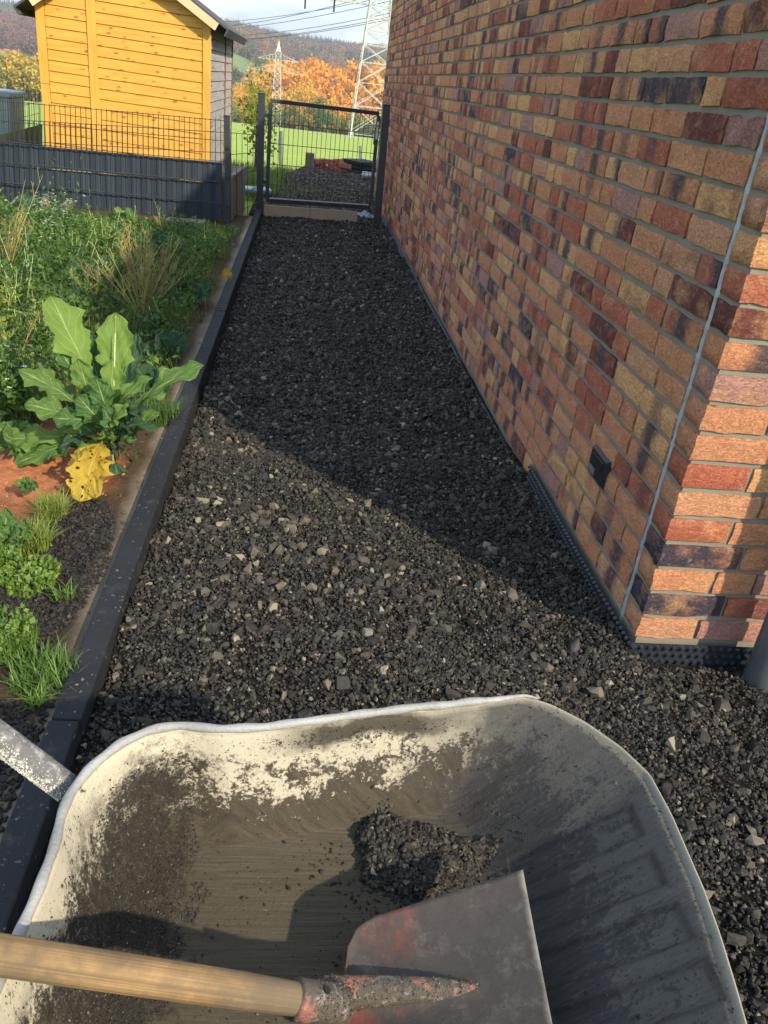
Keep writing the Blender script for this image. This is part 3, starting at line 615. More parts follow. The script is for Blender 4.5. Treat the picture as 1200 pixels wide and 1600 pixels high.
# ------------------------------------------------------------------ mesh fences
FYR, FYL = 8.86, 8.62
def fy(px): return FYL+(FYR-FYL)*px/355.
def fp(px, py, dy=0): return Vector(aty(px, py, fy(px)+dy))
a = fp(357.5, 366); t = fp(354.5, 182)
po = empty('fence_post', a, 'short anthracite fence post where the wire fence turns to the gate', 'fence post')
mb = MB(); mb.beam(a-Vector((0, 0, .1)), t, .055, .055, (0, 1, 0)); mb.obj('post', M['anthracite'], po, bevel=.003)
mb = MB(); mb.beam(t, t+Vector((0, 0, .01)), .06, .06, (0, 1, 0)); mb.obj('cap', M['black'], po)
for q in (.25, .5, .75):
    c = a.lerp(t, q); mb = MB(); mb.box(c+Vector((-.018, -.045, -.012)), c+Vector((.018, -.025, .012))); mb.obj('clamp', M['black'], po)
def wire_panel(name, lab, tl, tr, dl, dr, rows, step, dy, par_y, rad=.0034, over=6, bot=8, mat='anthracite'):
    """tl/tr top pixel at x = tl[0], tr[0]; rows: list of pixel drops for the horizontal double wires"""
    root = empty(name, par_y(tr[0], tr[1]+dr, dy), lab, 'wire fence')
    n = int((tr[0]-tl[0])/step)
    for k in range(n+1):
        f = k/n; x = tl[0]+(tr[0]-tl[0])*f; y = tl[1]+(tr[1]-tl[1])*f; d = dl+(dr-dl)*f
        lean = .022*d*(1 if x < 300 else 0)*(300-x)/300*2.2
        mb = MB(); mb.tube([par_y(x, y, dy), par_y(x+lean, y+d+bot, dy)], rad, 5); mb.obj('upright_wire', M[mat], root)
    for rr_ in rows:
        for s in (-.006, .006):
            mb = MB(); ya, yb = tl[1]+rr_*dl, tr[1]+rr_*dr
            lean = .022*rr_*dl*(300-max(tl[0], 0))/300*2.2 if tl[0] < 300 else 0
            mb.tube([par_y(tl[0]+lean, ya, dy+s), par_y(tr[0], yb, dy+s)], .0036, 5); mb.obj('cross_wire', M[mat], root)
    return root
fa = wire_panel('wire_fence', 'anthracite wire mesh fence in front of the yellow shed, taller front panel', (-150, 142.5), (353, 187), 172, 176, [0.01, .19, .375, .56, .745, .93], 8.05, -.01, fp)
fb = wire_panel('wire_fence', 'lower second mesh panel carrying the dark blue plastic strips', (28, 187.5), (353, 207), 160, 157, [0.0, .205, .41, .62, .80, 1.0], 8.05, .05, fp)
# privacy strips woven into the lower panel
def fsheet(y0l, y0r, y1l, y1r, xl=-150, xr=347):
    mb = MB(); nst = 50; vs = []
    for k in range(nst+1):
        f = k/nst; x = xl+(xr-xl)*f; w = .010*math.sin(k*math.pi)  # woven
        for (yl, yr) in ((y0l, y0r), (y1l, y1r)):
            yy = yl+(yr-yl)*f; ln_ = (.05*(yy-222)*(300-x)/300 if x < 300 else 0)
            p = fp(x+ln_*.6, yy, .03+(.006 if k % 2 else -.006)); vs += [p, p+Vector((0, .002, 0))]
    fs = []
    for k in range(nst): i = 4*k; fs += [(i, i+4, i+6, i+2), (i+1, i+3, i+7, i+5), (i, i+1, i+5, i+4), (i+2, i+6, i+7, i+3)]
    fs += [(0, 2, 3, 1), (4*nst, 4*nst+1, 4*nst+3, 4*nst+2)]
    mb.add(vs, fs); return mb.obj('privacy_strip', M['sheet'], fb, smooth=False)
def yl(y0): return y0-150*.088
fsheet(yl(222), 254, yl(257.0), 286.0); fsheet(yl(259.0), 287.2, yl(286), 317); fsheet(yl(284.5), 315.5, yl(312), 346)
# short return to the gate
def sy(px): return FYR+(GYL-FYR)*(px-357)/47.
def sp(px, py, dy=0): return Vector(aty(px, py, sy(px)+dy))
wire_panel('wire_fence', 'short wire mesh return between the fence post and left gate post', (361, 207.5), (404, 211), 157, 127, [0, .215, .43, .64, .82, 1.0], 7.4, 0, sp)
# fence behind on the left with dark sheet
def by(px): return 9.4+(12.6-9.4)*(px+60)/125.
def bp(px, py, dy=0): return Vector(aty(px, py, by(px)+dy))
fc = wire_panel('wire_fence', 'receding wire mesh fence beside the left edge of the shed', (-60, 166), (62, 141), 62, 54, [0, .33, .66, 1.0], 3.3, 0, bp, rad=.0026)
mb = MB(); A_, B_ = bp(-60, 226, .02), bp(66, 194, .02); A2, B2 = bp(-60, 300, .02), bp(66, 238, .02); q = Vector((0, .004, 0))
mb.hexa([A2, B2, B2+q, A2+q, A_, B_, B_+q, A_+q]); mb.obj('privacy_strip', M['anthracite'], fc)

# ------------------------------------------------------------------ palisade planter
pw = empty('palisade_wall', atz(353, 375, -.14), 'row of upright brown concrete palisades receding beside the path', 'palisade wall')
for k in range(8):
    f = k/8; y = 8.95+f*2.3; mb = MB(); x = -.70-.02*f; z1 = .40-.13*f+random.gauss(0, .004); t_ = .26
    mb.box((x-.055, y, -.25), (x, y+t_, z1)); mb.box((x-.26, y+.01, -.25), (x-.055, y+.05, z1-.01)); mb.box((x-.26, y+.21, -.25), (x-.055, y+.25, z1-.01))
    mb.obj('palisade_stone', M['palisade'], pw, bevel=.006)
pl2 = empty('palisade_wall', fp(200, 345, .15), 'low brown palisade row showing under the dark blue fence strips', 'palisade wall')
for k in range(27):
    x = 100+k*9.4; a = fp(x, 331+(x-100)*.105, .12); mb = MB(); mb.box((a.x-.001, a.y, -.25), (a.x+.062, a.y+.06, a.z+.16+random.gauss(0, .006)))
    mb.obj('palisade_stone', M['palisade'], pl2, bevel=.004)
for k, (px_, py_, dx_, lab) in enumerate(((20, 333, 22, 'brown palisade lying slanted at the far left under the fence'), (62, 335, 20, 'brown palisade leaning left of the two bare ones under the fence'), (98, 338, 20, 'brown palisade leaning right of the white flowers under the fence'))):
    a = fp(px_-6, py_+4, -.35); b = fp(px_+dx_*.6, py_-16, .0); mb = MB(); mb.beam(a, b, .055, .13); tag(mb.obj('palisade_stone', M['palisade'], None, bevel=.005), lab, 'concrete palisade', 'palisades leaning under the fence')
a = fp(288, 352, -.6); mb = MB(); mb.beam(a+Vector((-.17, .0, .02)), a+Vector((.19, -.02, .03)), .22, .05); tag(mb.obj('concrete_slab', M['palisade'], None, bevel=.005), 'grey brown concrete slab lying in the weeds before the fence post', 'slab')

# ------------------------------------------------------------------ shed
SY = 11.3
shed = empty('garden_shed', aty(200, 250, SY), 'honey yellow timber garden shed with grey side and felt roof', 'shed')
def sg(px, py, dy=0): return Vector(aty(px, py, SY+dy))
def lerp(a, b, f): return a+(b-a)*f
BLl, BRr = sg(72, 236), sg(331, 262); TLl = sg(54, -7); TRr = sg(325.5, 27)
xl_, xr_ = (BLl.x+TLl.x)/2, (BRr.x+TRr.x)/2; xl_ = TLl.x; 
tilt = -.005
apex = Vector((lerp(xl_, xr_, .47), SY, TRr.z+.62)); eaveL = TLl.z-.02; eaveR = TRr.z
zb = min(BLl.z, BRr.z)-.15
mb = MB(); X0, X1 = xl_+.01, xr_-.01; d_ = 3.0; skew = 0
prism = [(X0, SY+.02, zb), (X1-.01, SY+.02, zb), (X1-.01, SY+.02, eaveR), (apex.x, SY+.02, apex.z), (X0, SY+.02, eaveL)]
back = [(x+skew, SY+d_, z) for x, y, z in prism]
mb.add(prism+back, [(0, 1, 2, 3, 4), (9, 8, 7, 6, 5)]+[(i, (i+1) % 5, 5+(i+1) % 5, 5+i) for i in range(5)]); mb.obj('wall', M['pine'], shed)
pitch_ = .1135; tiltz = .055  # boards fall slightly to the left
def roof_z(x): return eaveL+(apex.z-eaveL)*(x-X0)/(apex.x-X0) if x < apex.x else eaveR+(apex.z-eaveR)*(X1-x)/(X1-apex.x)
xm0, xm1 = lerp(X0, X1, .285), lerp(X0, X1, .335)
nb = int((apex.z-zb)/pitch_)
for seg, (xa, xb) in enumerate(((X0+.09, xm0), (xm1, X1-.085))):
    for k in range(nb):
        z0 = zb+k*pitch_; zt = z0+pitch_-.009
        def zz_(x, z): return z+tiltz*((x-X0)/(X1-X0)-.5)*-1
        a0, a1 = zz_(xa, z0), zz_(xb, z0); t0, t1 = a0+pitch_-.009, a1+pitch_-.009
        t0 = min(t0, roof_z(xa)-.01); t1 = min(t1, roof_z(xb)-.01)
        if t0 <= a0+.01 and t1 <= a1+.01: continue
        xa2, xb2 = xa, xb
        if t0 <= a0: xa2 = lerp(X0, apex.x, min(.98, (a0+.02-eaveL)/(apex.z-eaveL))); t0 = a0+.012
        if t1 <= a1: xb2 = lerp(X1, apex.x, min(.98, (a1+.02-eaveR)/(apex.z-eaveR))); t1 = a1+.012
        cx_ = (xa2+xb2)/2; mb = MB()
        mb.hexa([(xa2-cx_, -.006, a0-z0), (xb2-cx_, -.006, a1-z0), (xb2-cx_, .018, a1-z0), (xa2-cx_, .018, a0-z0), (xa2-cx_, .004, t0-z0), (xb2-cx_, .004, t1-z0), (xb2-cx_, .018, t1-z0), (xa2-cx_, .018, t0-z0)])
        o = mb.obj('board', M['pine'], shed, loc=(0, 0, 0)); o.location = Vector((cx_, SY, z0))-Vector(shed.location)
for (xa, xb, yy) in ((X0-.015, X0+.085, -.018), (X1-.08, X1+.015, -.018), (xm0-.002, xm1+.002, -.02)):
    for (za, zt) in ((zb, .95), (.955, min(roof_z(xa), roof_z(xb))-.005)) if xa < X0 else ((zb, min(roof_z(xa), roof_z(xb))-.005),):
        mb = MB(); mb.box((xa, SY+yy, za), (xb, SY+.016, zt)); mb.obj('cover_strip', M['pine_trim'], shed, bevel=.003)
# side wall boards (grey)
z_e = eaveR-.02
for seg, (ya, yb) in enumerate(((SY+.03, SY+1.8), (SY+1.84, SY+d_-.02))):
    for k in range(int((z_e-zb)/pitch_)+1):
        z0 = zb+k*pitch_; zt = min(z0+pitch_-.009, z_e)
        if zt-z0 < .02: continue
        mb = MB(); mb.hexa([(0, ya-SY, 0), (.022, ya-SY, 0), (.022, yb-SY, 0), (0, yb-SY, 0), (0, ya-SY, zt-z0), (.012, ya-SY, zt-z0), (.012, yb-SY, zt-z0), (0, yb-SY, zt-z0)])
        o = mb.obj('board', M['grey_wood'], shed, loc=(0, 0, 0)); o.location = Vector((X1, SY, z0))-Vector(shed.location); o.rotation_euler.z = 0
        if k == 0: o['label'] = 'weathered grey side board'
for yy in (SY+1.8, SY+d_-.02):
    mb = MB(); mb.box((X1, yy, zb), (X1+.034, yy+.045, z_e)); mb.obj('cover_strip', M['brown_trim'], shed)
mb = MB(); mb.box((X0, SY+.05, zb-.3), (X1, SY+d_-.02, zb)); mb.obj('base', M['palisade'], shed)
# roof panels with felt, barge boards
for side, (xe, ze) in enumerate(((X0, eaveL), (X1, eaveR))):
    s = -1 if side == 0 else 1; sl = Vector((xe-apex.x, 0, ze-apex.z)).normalized(); A1 = Vector((apex.x, 0, apex.z+.015)); E1 = Vector((xe, 0, ze+.015))+sl*.26
    up = Vector((-sl.z*s, 0, sl.x*s)); up = up if up.z > 0 else -up
    mb = MB(); q = [A1, E1, E1+up*.022, A1+up*.022]; ya, yb = SY-.13, SY+d_+.12
    mb.add([(v.x, ya, v.z) for v in q]+[(v.x, yb, v.z) for v in q], [(0, 1, 2, 3), (7, 6, 5, 4), (0, 4, 5, 1), (1, 5, 6, 2), (2, 6, 7, 3), (3, 7, 4, 0)]); mb.obj('roof', M['felt'], shed)
    mb = MB(); e2 = E1+sl*.002; q = [e2-sl*.02, e2, e2-up*.07, e2-up*.07-sl*.015]   # folded felt edge
    mb.add([(v.x, ya, v.z) for v in q]+[(v.x, yb, v.z) for v in q], [(0, 1, 2, 3), (7, 6, 5, 4), (0, 4, 5, 1), (1, 5, 6, 2), (2, 6, 7, 3), (3, 7, 4, 0)]); mb.obj('felt_edge', M['felt'], shed)
    mb = MB(); E3 = Vector((xe, 0, ze))+sl*(.13 if s > 0 else .05); q = [A1-up*.09, E3-up*.075, E3+up*.012, A1+up*.002]
    mb.add([(v.x, ya-.02, v.z) for v in q]+[(v.x, ya, v.z) for v in q], [(0, 1, 2, 3), (7, 6, 5, 4), (0, 4, 5, 1), (1, 5, 6, 2), (2, 6, 7, 3), (3, 7, 4, 0)]); mb.obj('barge_board', M['bare_pine'], shed)

# ------------------------------------------------------------------ things beyond the gate
c = aty(485, 262, 15.2); st = MB(); z0 = -.3
p0 = aty(475.5, 276, 15.1); p1 = aty(491.5, 240, 15.1); st.box((p0[0], 15.1, p0[2]-.2), (p1[0], 15.25, p1[2])); o = st.obj('stone_block', M['palisade'], None, bevel=.01); tag(o, 'upright grey concrete block beside the red brick pile beyond the gate', 'concrete block')
pile = [(498, 252, 18, 3, 'upper left'), (512, 251, 16, -2, ''), (500, 260, 14, 25, ''), (511, 260, 16, -20, ''), (524, 259, 16, 4, ''), (538, 258, 16, -6, ''), (503, 267, 13, -12, ''), (518, 268, 16, 3, ''), (531, 266, 12, 10, ''), (528, 253, 12, 15, '')]
labs = ['red brick at the top left of the pile beyond the gate', 'red brick lying level at the top of the pile', 'red brick tilted on edge at the left of the pile', 'red brick leaning the other way in the middle of the pile',
 'red brick in the middle row of the pile', 'red brick at the right end of the pile next to dark slabs', 'red brick at the lower left foot of the pile', 'light red brick at the front foot of the pile', 'small red brick half under the pile, right of its foot', 'red brick bridging the top right of the pile']
for (bx_, by_, w, an, _), lab in zip(pile, labs):
    a = Vector(aty(bx_-w/2, by_, 15.35+random.uniform(-.1, .1))); b = Vector(aty(bx_+w/2, by_+1, 15.35+random.uniform(-.05, .15))); b.z = a.z+(b.x-a.x)*math.tan(math.radians(an))
    mb = MB(); mb.beam(a, b, .11, .075); tag(mb.obj('loose_brick', M['terracotta'], None, bevel=.006), lab, 'brick', 'red bricks piled beyond the gate')
for k, (ya, lab) in enumerate(((266, 'lowest dark slab of the stack beside the brick wall'), (259.5, 'middle dark slab of the stack beside the brick wall'), (253, 'topmost dark slab of the stack beside the brick wall'))):
    a = Vector(aty(547+k, ya, 15.6)); b = Vector(aty(583, ya+1, 15.9)); mb = MB(); mb.beam(a, b, .55, .055); tag(mb.obj('stone_slab', M['kerb'], None, bevel=.006), lab, 'slab', 'dark slabs stacked beyond the gate')
mb = MB(); mb.tube([aty(567, 272, 14.6), aty(590, 275, 14.7)], .045, 14); tag(mb.obj('drain_pipe', M['white'], None, smooth=True), 'short pale plastic pipe lying on the gravel beyond the gate', 'pipe')
for (x_, yt, yb_, dist, lab) in ((438.5, 205, 266, 17.5, 'thin grey fence post in the meadow behind the gate hinge side'), (563, 228, 256, 21, 'thin grey fence post in the meadow above the dark slabs')):
    a = Vector(aty(x_, yb_+6, dist)); t = Vector(aty(x_+.3, yt, dist)); mb = MB(); mb.tube([a, t], .035, 8); tag(mb.obj('meadow_post', M['zinc'], None), lab, 'post', 'thin posts in the meadow')
a = Vector(aty(398, 297, 12.2)); mb = MB(); mb.beam(a+Vector((-.28, 0, .0)), a+Vector((.22, .1, 0)), .25, .06); tag(mb.obj('plastic_bag', M['film'], None, bevel=.02), 'pale blue plastic bag on the ground left of the gate', 'plastic bag')
# grey bin at far left
def zat(px, py, y): return Vector(aty(px, py, y))
a = zat(-16, 212, 13.2); b = zat(17, 146, 13.2)
wb = empty('waste_bin', (a.x+.2, 13.2, a.z), 'pale blue grey bin behind the fence at the left edge', 'bin')
mb = MB(); mb.hexa([(a.x+.04, 13.2, a.z-.2), (b.x-.04, 13.2, a.z-.2), (b.x-.04, 13.7, a.z-.2), (a.x+.04, 13.7, a.z-.2), (a.x, 13.15, b.z-.06), (b.x, 13.15, b.z-.06), (b.x, 13.8, b.z-.06), (a.x, 13.8, b.z-.06)])
M['bin'] = m_plain('bin_plastic', (.22, .27, .34), .5, scale=2); mb.obj('bin_body', M['bin'], wb, bevel=.02)
mb = MB(); mb.box((a.x-.02, 13.12, b.z-.06), (b.x+.02, 13.84, b.z+.02)); mb.obj('lid', M['bin'], wb, bevel=.02)

exec_rest = True

# ------------------------------------------------------------------ wheelbarrow
ZR, ZF = .60, .385
rim_px = [(0, 1530), (35, 1450), (62, 1390), (85, 1325), (97, 1270), (112, 1235), (140, 1200), (190, 1160), (235, 1142), (285, 1135), (345, 1142), (420, 1136), (500, 1124), (600, 1112), (700, 1103), (770, 1094), (822, 1086), (862, 1098),
          (915, 1125), (970, 1163), (1015, 1205), (1050, 1270), (1078, 1335), (1100, 1385), (1125, 1455), (1148, 1530), (1168, 1600)]
rim = [Vector(atz(x, y, ZR)) for x, y in rim_px]
rim += [Vector((.465, .33, ZR)), Vector((.40, .29, ZR)), Vector((.2, .265, ZR)), Vector((0, .26, ZR)), Vector((-.15, .275, ZR)), Vector((-.225, .32, ZR)), Vector((-.245, .42, ZR))]
# resample closed outline
def resample(pts, n):
    P = np.array([list(p) for p in pts]+[list(pts[0])]); s = np.r_[0, np.cumsum(np.linalg.norm(np.diff(P, axis=0), axis=1))]; t = np.linspace(0, s[-1], n, endpoint=False)
    Q = np.stack([np.interp(t, s, P[:, k]) for k in range(3)], 1)
    for _ in range(9): Q = (np.roll(Q, 1, 0)+2*Q+np.roll(Q, -1, 0))/4
    return Q
NT = 760; R0 = resample(rim, NT); cen = np.array([.06, .555])
dx = R0[:, 0]-cen[0]; dy = R0[:, 1]-cen[1]
ang = np.arctan2(dy, dx); wr = np.clip(np.cos(ang), 0, 1)**1.5
kx = .74*(1-wr)+.42*wr; F0 = np.stack([cen[0]+dx*np.where(dx > 0, .80+(.55-.80)*wr, .80), cen[1]+dy*np.where(dy > 0, .90-.06*wr, .8)], 1)
RIBS = (.505, .58, .655, .73)
def rib_dist(x, y):
    d = np.full(np.shape(x), 9.)
    for yc in RIBS:
        yy = yc-.2*(x-.43); a = np.maximum(np.abs(y-yy)-.023, np.maximum(.345-x, x-.482)); d = np.where(np.abs(a) < np.abs(d), a, d)
    return d
def tray_pt(t, s):   # t index float array, s in 0..2
    t = np.asarray(t, float) % NT; i = np.floor(t).astype(int); f = (t-i)[..., None]; j = (i+1) % NT
    r0 = R0[i, :2]*(1-f)+R0[j, :2]*f; f0 = F0[i]*(1-f)+F0[j]*f; s = np.asarray(s, float)[..., None]
    wall = r0+(f0-r0)*np.clip(s, 0, 1); xy = np.where(s <= 1, wall, f0+(cen-f0)*(s-1))
    sv = s[..., 0]; e = .26
    h = (np.sqrt((1-sv)**2+e*e)+(1-sv))/2; h0 = (math.sqrt(1+e*e)+1)/2; z = ZF+(ZR-ZF)*h/h0
    z = z - .006*np.exp(-((sv-.02)/.03)**2)
    # pressed ribs in the sloping front wall
    x, y = xy[..., 0], xy[..., 1]; u = 0
    for yc in (.505, .58, .655, .73):
        yy = yc-.2*(x-.43)
        dd = np.maximum(np.abs(y-yy)-.023, np.maximum(.345-x, x-.482)); z = z - .006*np.clip(1-np.maximum(dd+.003, 0)/.0045, 0, 1)
    return np.stack([x, y, z], -1)
ss = np.concatenate([np.linspace(0, 1.3, 170), np.linspace(1.32, 1.995, 24)])
TT, SS = np.meshgrid(np.arange(NT), ss, indexing='ij'); V = tray_pt(TT, SS).reshape(-1, 3)
i, j = np.meshgrid(np.arange(NT), np.arange(len(ss)-1), indexing='ij'); m = len(ss); i2 = (i+1) % NT
Fq = np.stack([i*m+j, i*m+j+1, i2*m+j+1, i2*m+j], -1).reshape(-1, 4)
g = G('dirty_galvanised_tray', .8, .0); g.b.inputs['Specular IOR Level'].default_value = .12; p = g.pos(); sep = g.n('ShaderNodeSeparateXYZ'); g.l(p, sep.inputs[0]); sx_, sy_, sz_ = sep.outputs
n1 = g.noise(p, 11, 8, .62); scr = g.ramp(g.noise(g.pos((10, 430, 14)), 1., 7, .8), [(.25, 0.), (.75, 1.)]); scr2 = g.ramp(g.noise(g.pos((16, 230, 30), (0, 0, .45)), 1., 8, .85), [(.32, 0.), (.7, 1.)])
base = g.mix(g.noise(p, 4, 4), (.33, .315, .25), (.50, .48, .385))
mud = g.mix(g.noise(p, 90, 6, .7), (.014, .0125, .010), (.042, .037, .029))
grime = g.mix(scr, (.022, .020, .016), (.095, .083, .062))
floor = g.ramp(sz_, [(.0, 1.), (1., 0.)]);
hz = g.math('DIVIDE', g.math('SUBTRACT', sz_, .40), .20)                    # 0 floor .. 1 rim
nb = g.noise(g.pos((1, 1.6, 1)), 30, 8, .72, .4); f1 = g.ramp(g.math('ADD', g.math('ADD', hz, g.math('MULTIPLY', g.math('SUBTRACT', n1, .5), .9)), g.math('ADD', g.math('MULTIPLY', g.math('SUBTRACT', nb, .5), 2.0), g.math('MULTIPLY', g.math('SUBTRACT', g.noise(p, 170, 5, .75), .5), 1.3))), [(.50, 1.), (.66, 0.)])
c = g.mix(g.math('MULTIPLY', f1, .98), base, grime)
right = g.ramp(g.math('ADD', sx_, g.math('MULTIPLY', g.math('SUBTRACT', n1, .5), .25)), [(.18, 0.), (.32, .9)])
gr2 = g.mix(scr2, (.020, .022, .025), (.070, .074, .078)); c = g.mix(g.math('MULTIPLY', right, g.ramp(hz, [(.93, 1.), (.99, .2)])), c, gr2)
# band of stuck dirt down the inside of the rear wall, and a streak below the far rim
w1 = g.math('ABSOLUTE', g.math('ADD', g.math('ADD', sx_, .158), g.math('MULTIPLY', g.math('SUBTRACT', g.noise(p, 30, 9, .85), .5), .34)))
d1 = g.math('MULTIPLY', g.ramp(w1, [(.03, 1.), (.075, 0.)]), g.ramp(g.math('ADD', hz, g.math('MULTIPLY', g.math('SUBTRACT', g.noise(p, 60, 8, .8), .5), .9)), [(.70, 1.), (.90, 0.)]))
c = g.mix(g.math('MULTIPLY', d1, .99), c, mud)
w2 = g.math('ABSOLUTE', g.math('ADD', g.math('SUBTRACT', hz, .86), g.math('MULTIPLY', g.math('SUBTRACT', n1, .5), .5)))
xr = g.math('ABSOLUTE', g.math('SUBTRACT', sx_, .14)); d2 = g.math('MULTIPLY', g.math('MULTIPLY', g.ramp(w2, [(.06, 1.), (.13, 0.)]), g.ramp(xr, [(.07, 1.), (.15, 0.)])), g.ramp(sy_, [(.6, 0.), (.7, 1.)]))
c = g.mix(g.math('MULTIPLY', d2, .9), c, mud)
c = g.mix(g.math('MULTIPLY', g.attr('groove_shade'), .5), c, (.012, .011, .010))  # grime-dark rib outlines, painted into the colour as shading so the ribs show
spk = g.ramp(g.noise(p, 210, 3, .6), [(.62, 0.), (.68, .85)]); c = g.mix(g.math('MULTIPLY', spk, g.ramp(hz, [(.9, 1.), (.98, .25)])), c, (.045, .042, .036))
g.col(c); bb = g.bump(scr, .25, .0015); bb = g.bump(g.noise(p, 160, 6, .7), .5, .003, bb)
M['tray'] = g.m
wbr = empty('wheelbarrow', (.1, .6, -.06), 'battered pale wheelbarrow tray caked with dark grit in the foreground', 'wheelbarrow')
me = np_mesh('tray', V, Fq, True, {'groove_shade': np.exp(-((rib_dist(V[:, 0], V[:, 1])-.001)/.0032)**2)*(V[:, 2] > .41)*(.45+.55*fbm(V[:, 0]*40, V[:, 1]*40, 3, 5)*1.6)}); o = link('tray', me, wbr, M['tray']); sm = o.modifiers.new('thick', 'SOLIDIFY'); sm.thickness = .0025; sm.offset = -1 if True else 1
M['rim'] = m_plain('worn_rim', (.26, .275, .28), .6, .0, scale=16, var=.22, bump=.5, bd=.004, dust=(.16, .145, .115))
mb = MB(); pr = [(p_[0], p_[1], ZR+.001+.0015*math.sin(k*.06)+.0006*math.sin(k*.23)) for k, p_ in enumerate(R0)]; kk = [k for k, p_ in enumerate(R0) if p_[1] > .30 and (p_[0] < .36 or p_[1] > .825 and p_[0] < .395) and not p_[1] < .36]; i0 = next(k for k in range(NT) if k in kk and (k-1) % NT not in kk); pts = [pr[(i0+q) % NT] for q in range(len(kk))]
mb.tube(pts[::3], [(.0060+.0006*math.sin(k*.37))*min(1, .25+(len(pts)-1-k)/45, .25+k/45) for k, p_ in enumerate(pts) if k % 3 == 0], 12, cap=False); mb.obj('rim', M['rim'], wbr, smooth=True)
M['tube'] = None
g = G('chalky_tube', .7, .1); p = g.pos(); v = g.noise(p, 60, 8, .75); c = g.mix(g.ramp(v, [(.50, 0.), (.64, .9)]), (.13, .135, .14), (.42, .42, .41)); g.col(c); g.bump(v, .8, .006); M['tube'] = g.m
h0 = Vector(atd(-60, 1108, 1.13)); h1 = Vector(atd(106, 1232, 1.14)); dirh = (h1-h0).normalized()
hh = []; nh = 40
for s_ in (0,):
    mb = MB(); pts = [h0+(h1-h0)*k/24 for k in range(25)]; mb.tube(pts, .0172, 20); mb.obj('handle', M['tube'], wbr, smooth=True)
    mb = MB(); mb.tube([h1-dirh*.012, h1+Vector((-.005, .03, -.05)), Vector((-.10, .90, .40)), Vector((.1, .84, .26)), Vector((.5, .62, .14))], .017, 16); mb.obj('frame_tube', M['black'], wbr, smooth=True)
n = 2600; k = rng.random(n); th_ = rng.normal(-.6, .7, n); u_ = dirh.cross(Vector((0, 0, 1))).normalized(); w_ = u_.cross(dirh).normalized()
P = np.array([h0+(h1-h0)*a+(u_*math.cos(b)+w_*math.sin(b))*.0172 for a, b in zip(k, th_)])
M['chalk'] = m_plain('chalk_crumbs', (.55, .55, .52), .8, scale=60)
CH_ = [proto('crumb', rock_mesh(70+s, 9), M['chalk']) for s in range(3)]
o = scatter('dried_mortar', P, rng.uniform(.0006, .0019, n), rng.uniform(-3, 3, (n, 3)), rng.integers(0, 3, n), rng.random(n), CH_, wbr); tag(o, kind='stuff')
mb = MB(); mb.tube([Vector((-.23, .30, .52)), Vector((-.12, .33, .31)), Vector((.5, .5, -.0))], .017, 12); mb.obj('frame_tube', M['black'], wbr, smooth=True)
for y_ in (.38, .76):
    mb = MB(); mb.tube([(-.10, y_, ZF-.01), (-.13, y_, .1), (-.13, y_, -.06)], .015, 12); mb.obj('leg', M['black'], wbr, smooth=True)
whl = MB(); wc = Vector((.56, .56, .12)); ring = [wc+Vector((math.cos(a)*.145, 0, math.sin(a)*.145)) for a in np.linspace(0, 2*math.pi, 33)]
whl.tube(ring, .036, 12, cap=False); wo = whl.obj('wheel', M['black'], wbr, smooth=True)
mb = MB(); mb.tube([wc+Vector((0, -.03, 0)), wc+Vector((0, .03, 0))], .115, 28); mb.obj('wheel_rim', M['galv'], wo)
mb = MB(); mb.tube([wc+Vector((0, -.1, 0)), wc+Vector((0, .1, 0))], .01, 12); mb.obj('axle', M['galv'], wbr)
# grit stuck in the tray
def inv_sel(n, cond, r):
    t = rng.uniform(0, NT, n); s = rng.uniform(.03, 1.9, n); P = tray_pt(t, s); k = cond(P, s)
    return P[k], r(k.sum())
parts = []
nn = fbm
def c_left(P, s): return (np.abs(P[:, 0]+.150+(fbm(P[:, 0]*25, P[:, 1]*25, 3)-.47)*.12) < .05) & (P[:, 1] > .3) & (s > .22) & (s < 1.35)
parts.append(inv_sel(150000, c_left, lambda n: .0006+.0021*rng.random(n)**3))
def c_top(P, s): return (np.abs(s-.13-.05*fbm(P[:, 0]*30, P[:, 1]*30, 2)) < .05) & (np.abs(P[:, 0]-.13) < .13) & (P[:, 1] > .7) & (rng.random(len(s)) < .8)
parts.append(inv_sel(90000, c_top, lambda n: .0006+.0016*rng.random(n)**3))
parts.append(inv_sel(4000, lambda P, s: s > .08, lambda n: .0005+.0018*rng.random(n)**4))
parts.append(inv_sel(140, lambda P, s: s > .15, lambda n: .0018+.0022*rng.random(n)))
parts.append(inv_sel(60000, lambda P, s: (P[:, 0] > .36) & (s < .075) & (rng.random(len(s)) < .8), lambda n: .0005+.0014*rng.random(n)**2))
P = np.concatenate([a for a, b in parts]); Rr = np.concatenate([b for a, b in parts]); P = P+np.array([0, 0, 1.])*Rr[:, None]*.3
o = rocks('stuck_grit', P, Rr, np.clip(rng.normal(.50, .16, len(P)), 0, 1), wbr); tag(o, kind='stuff')

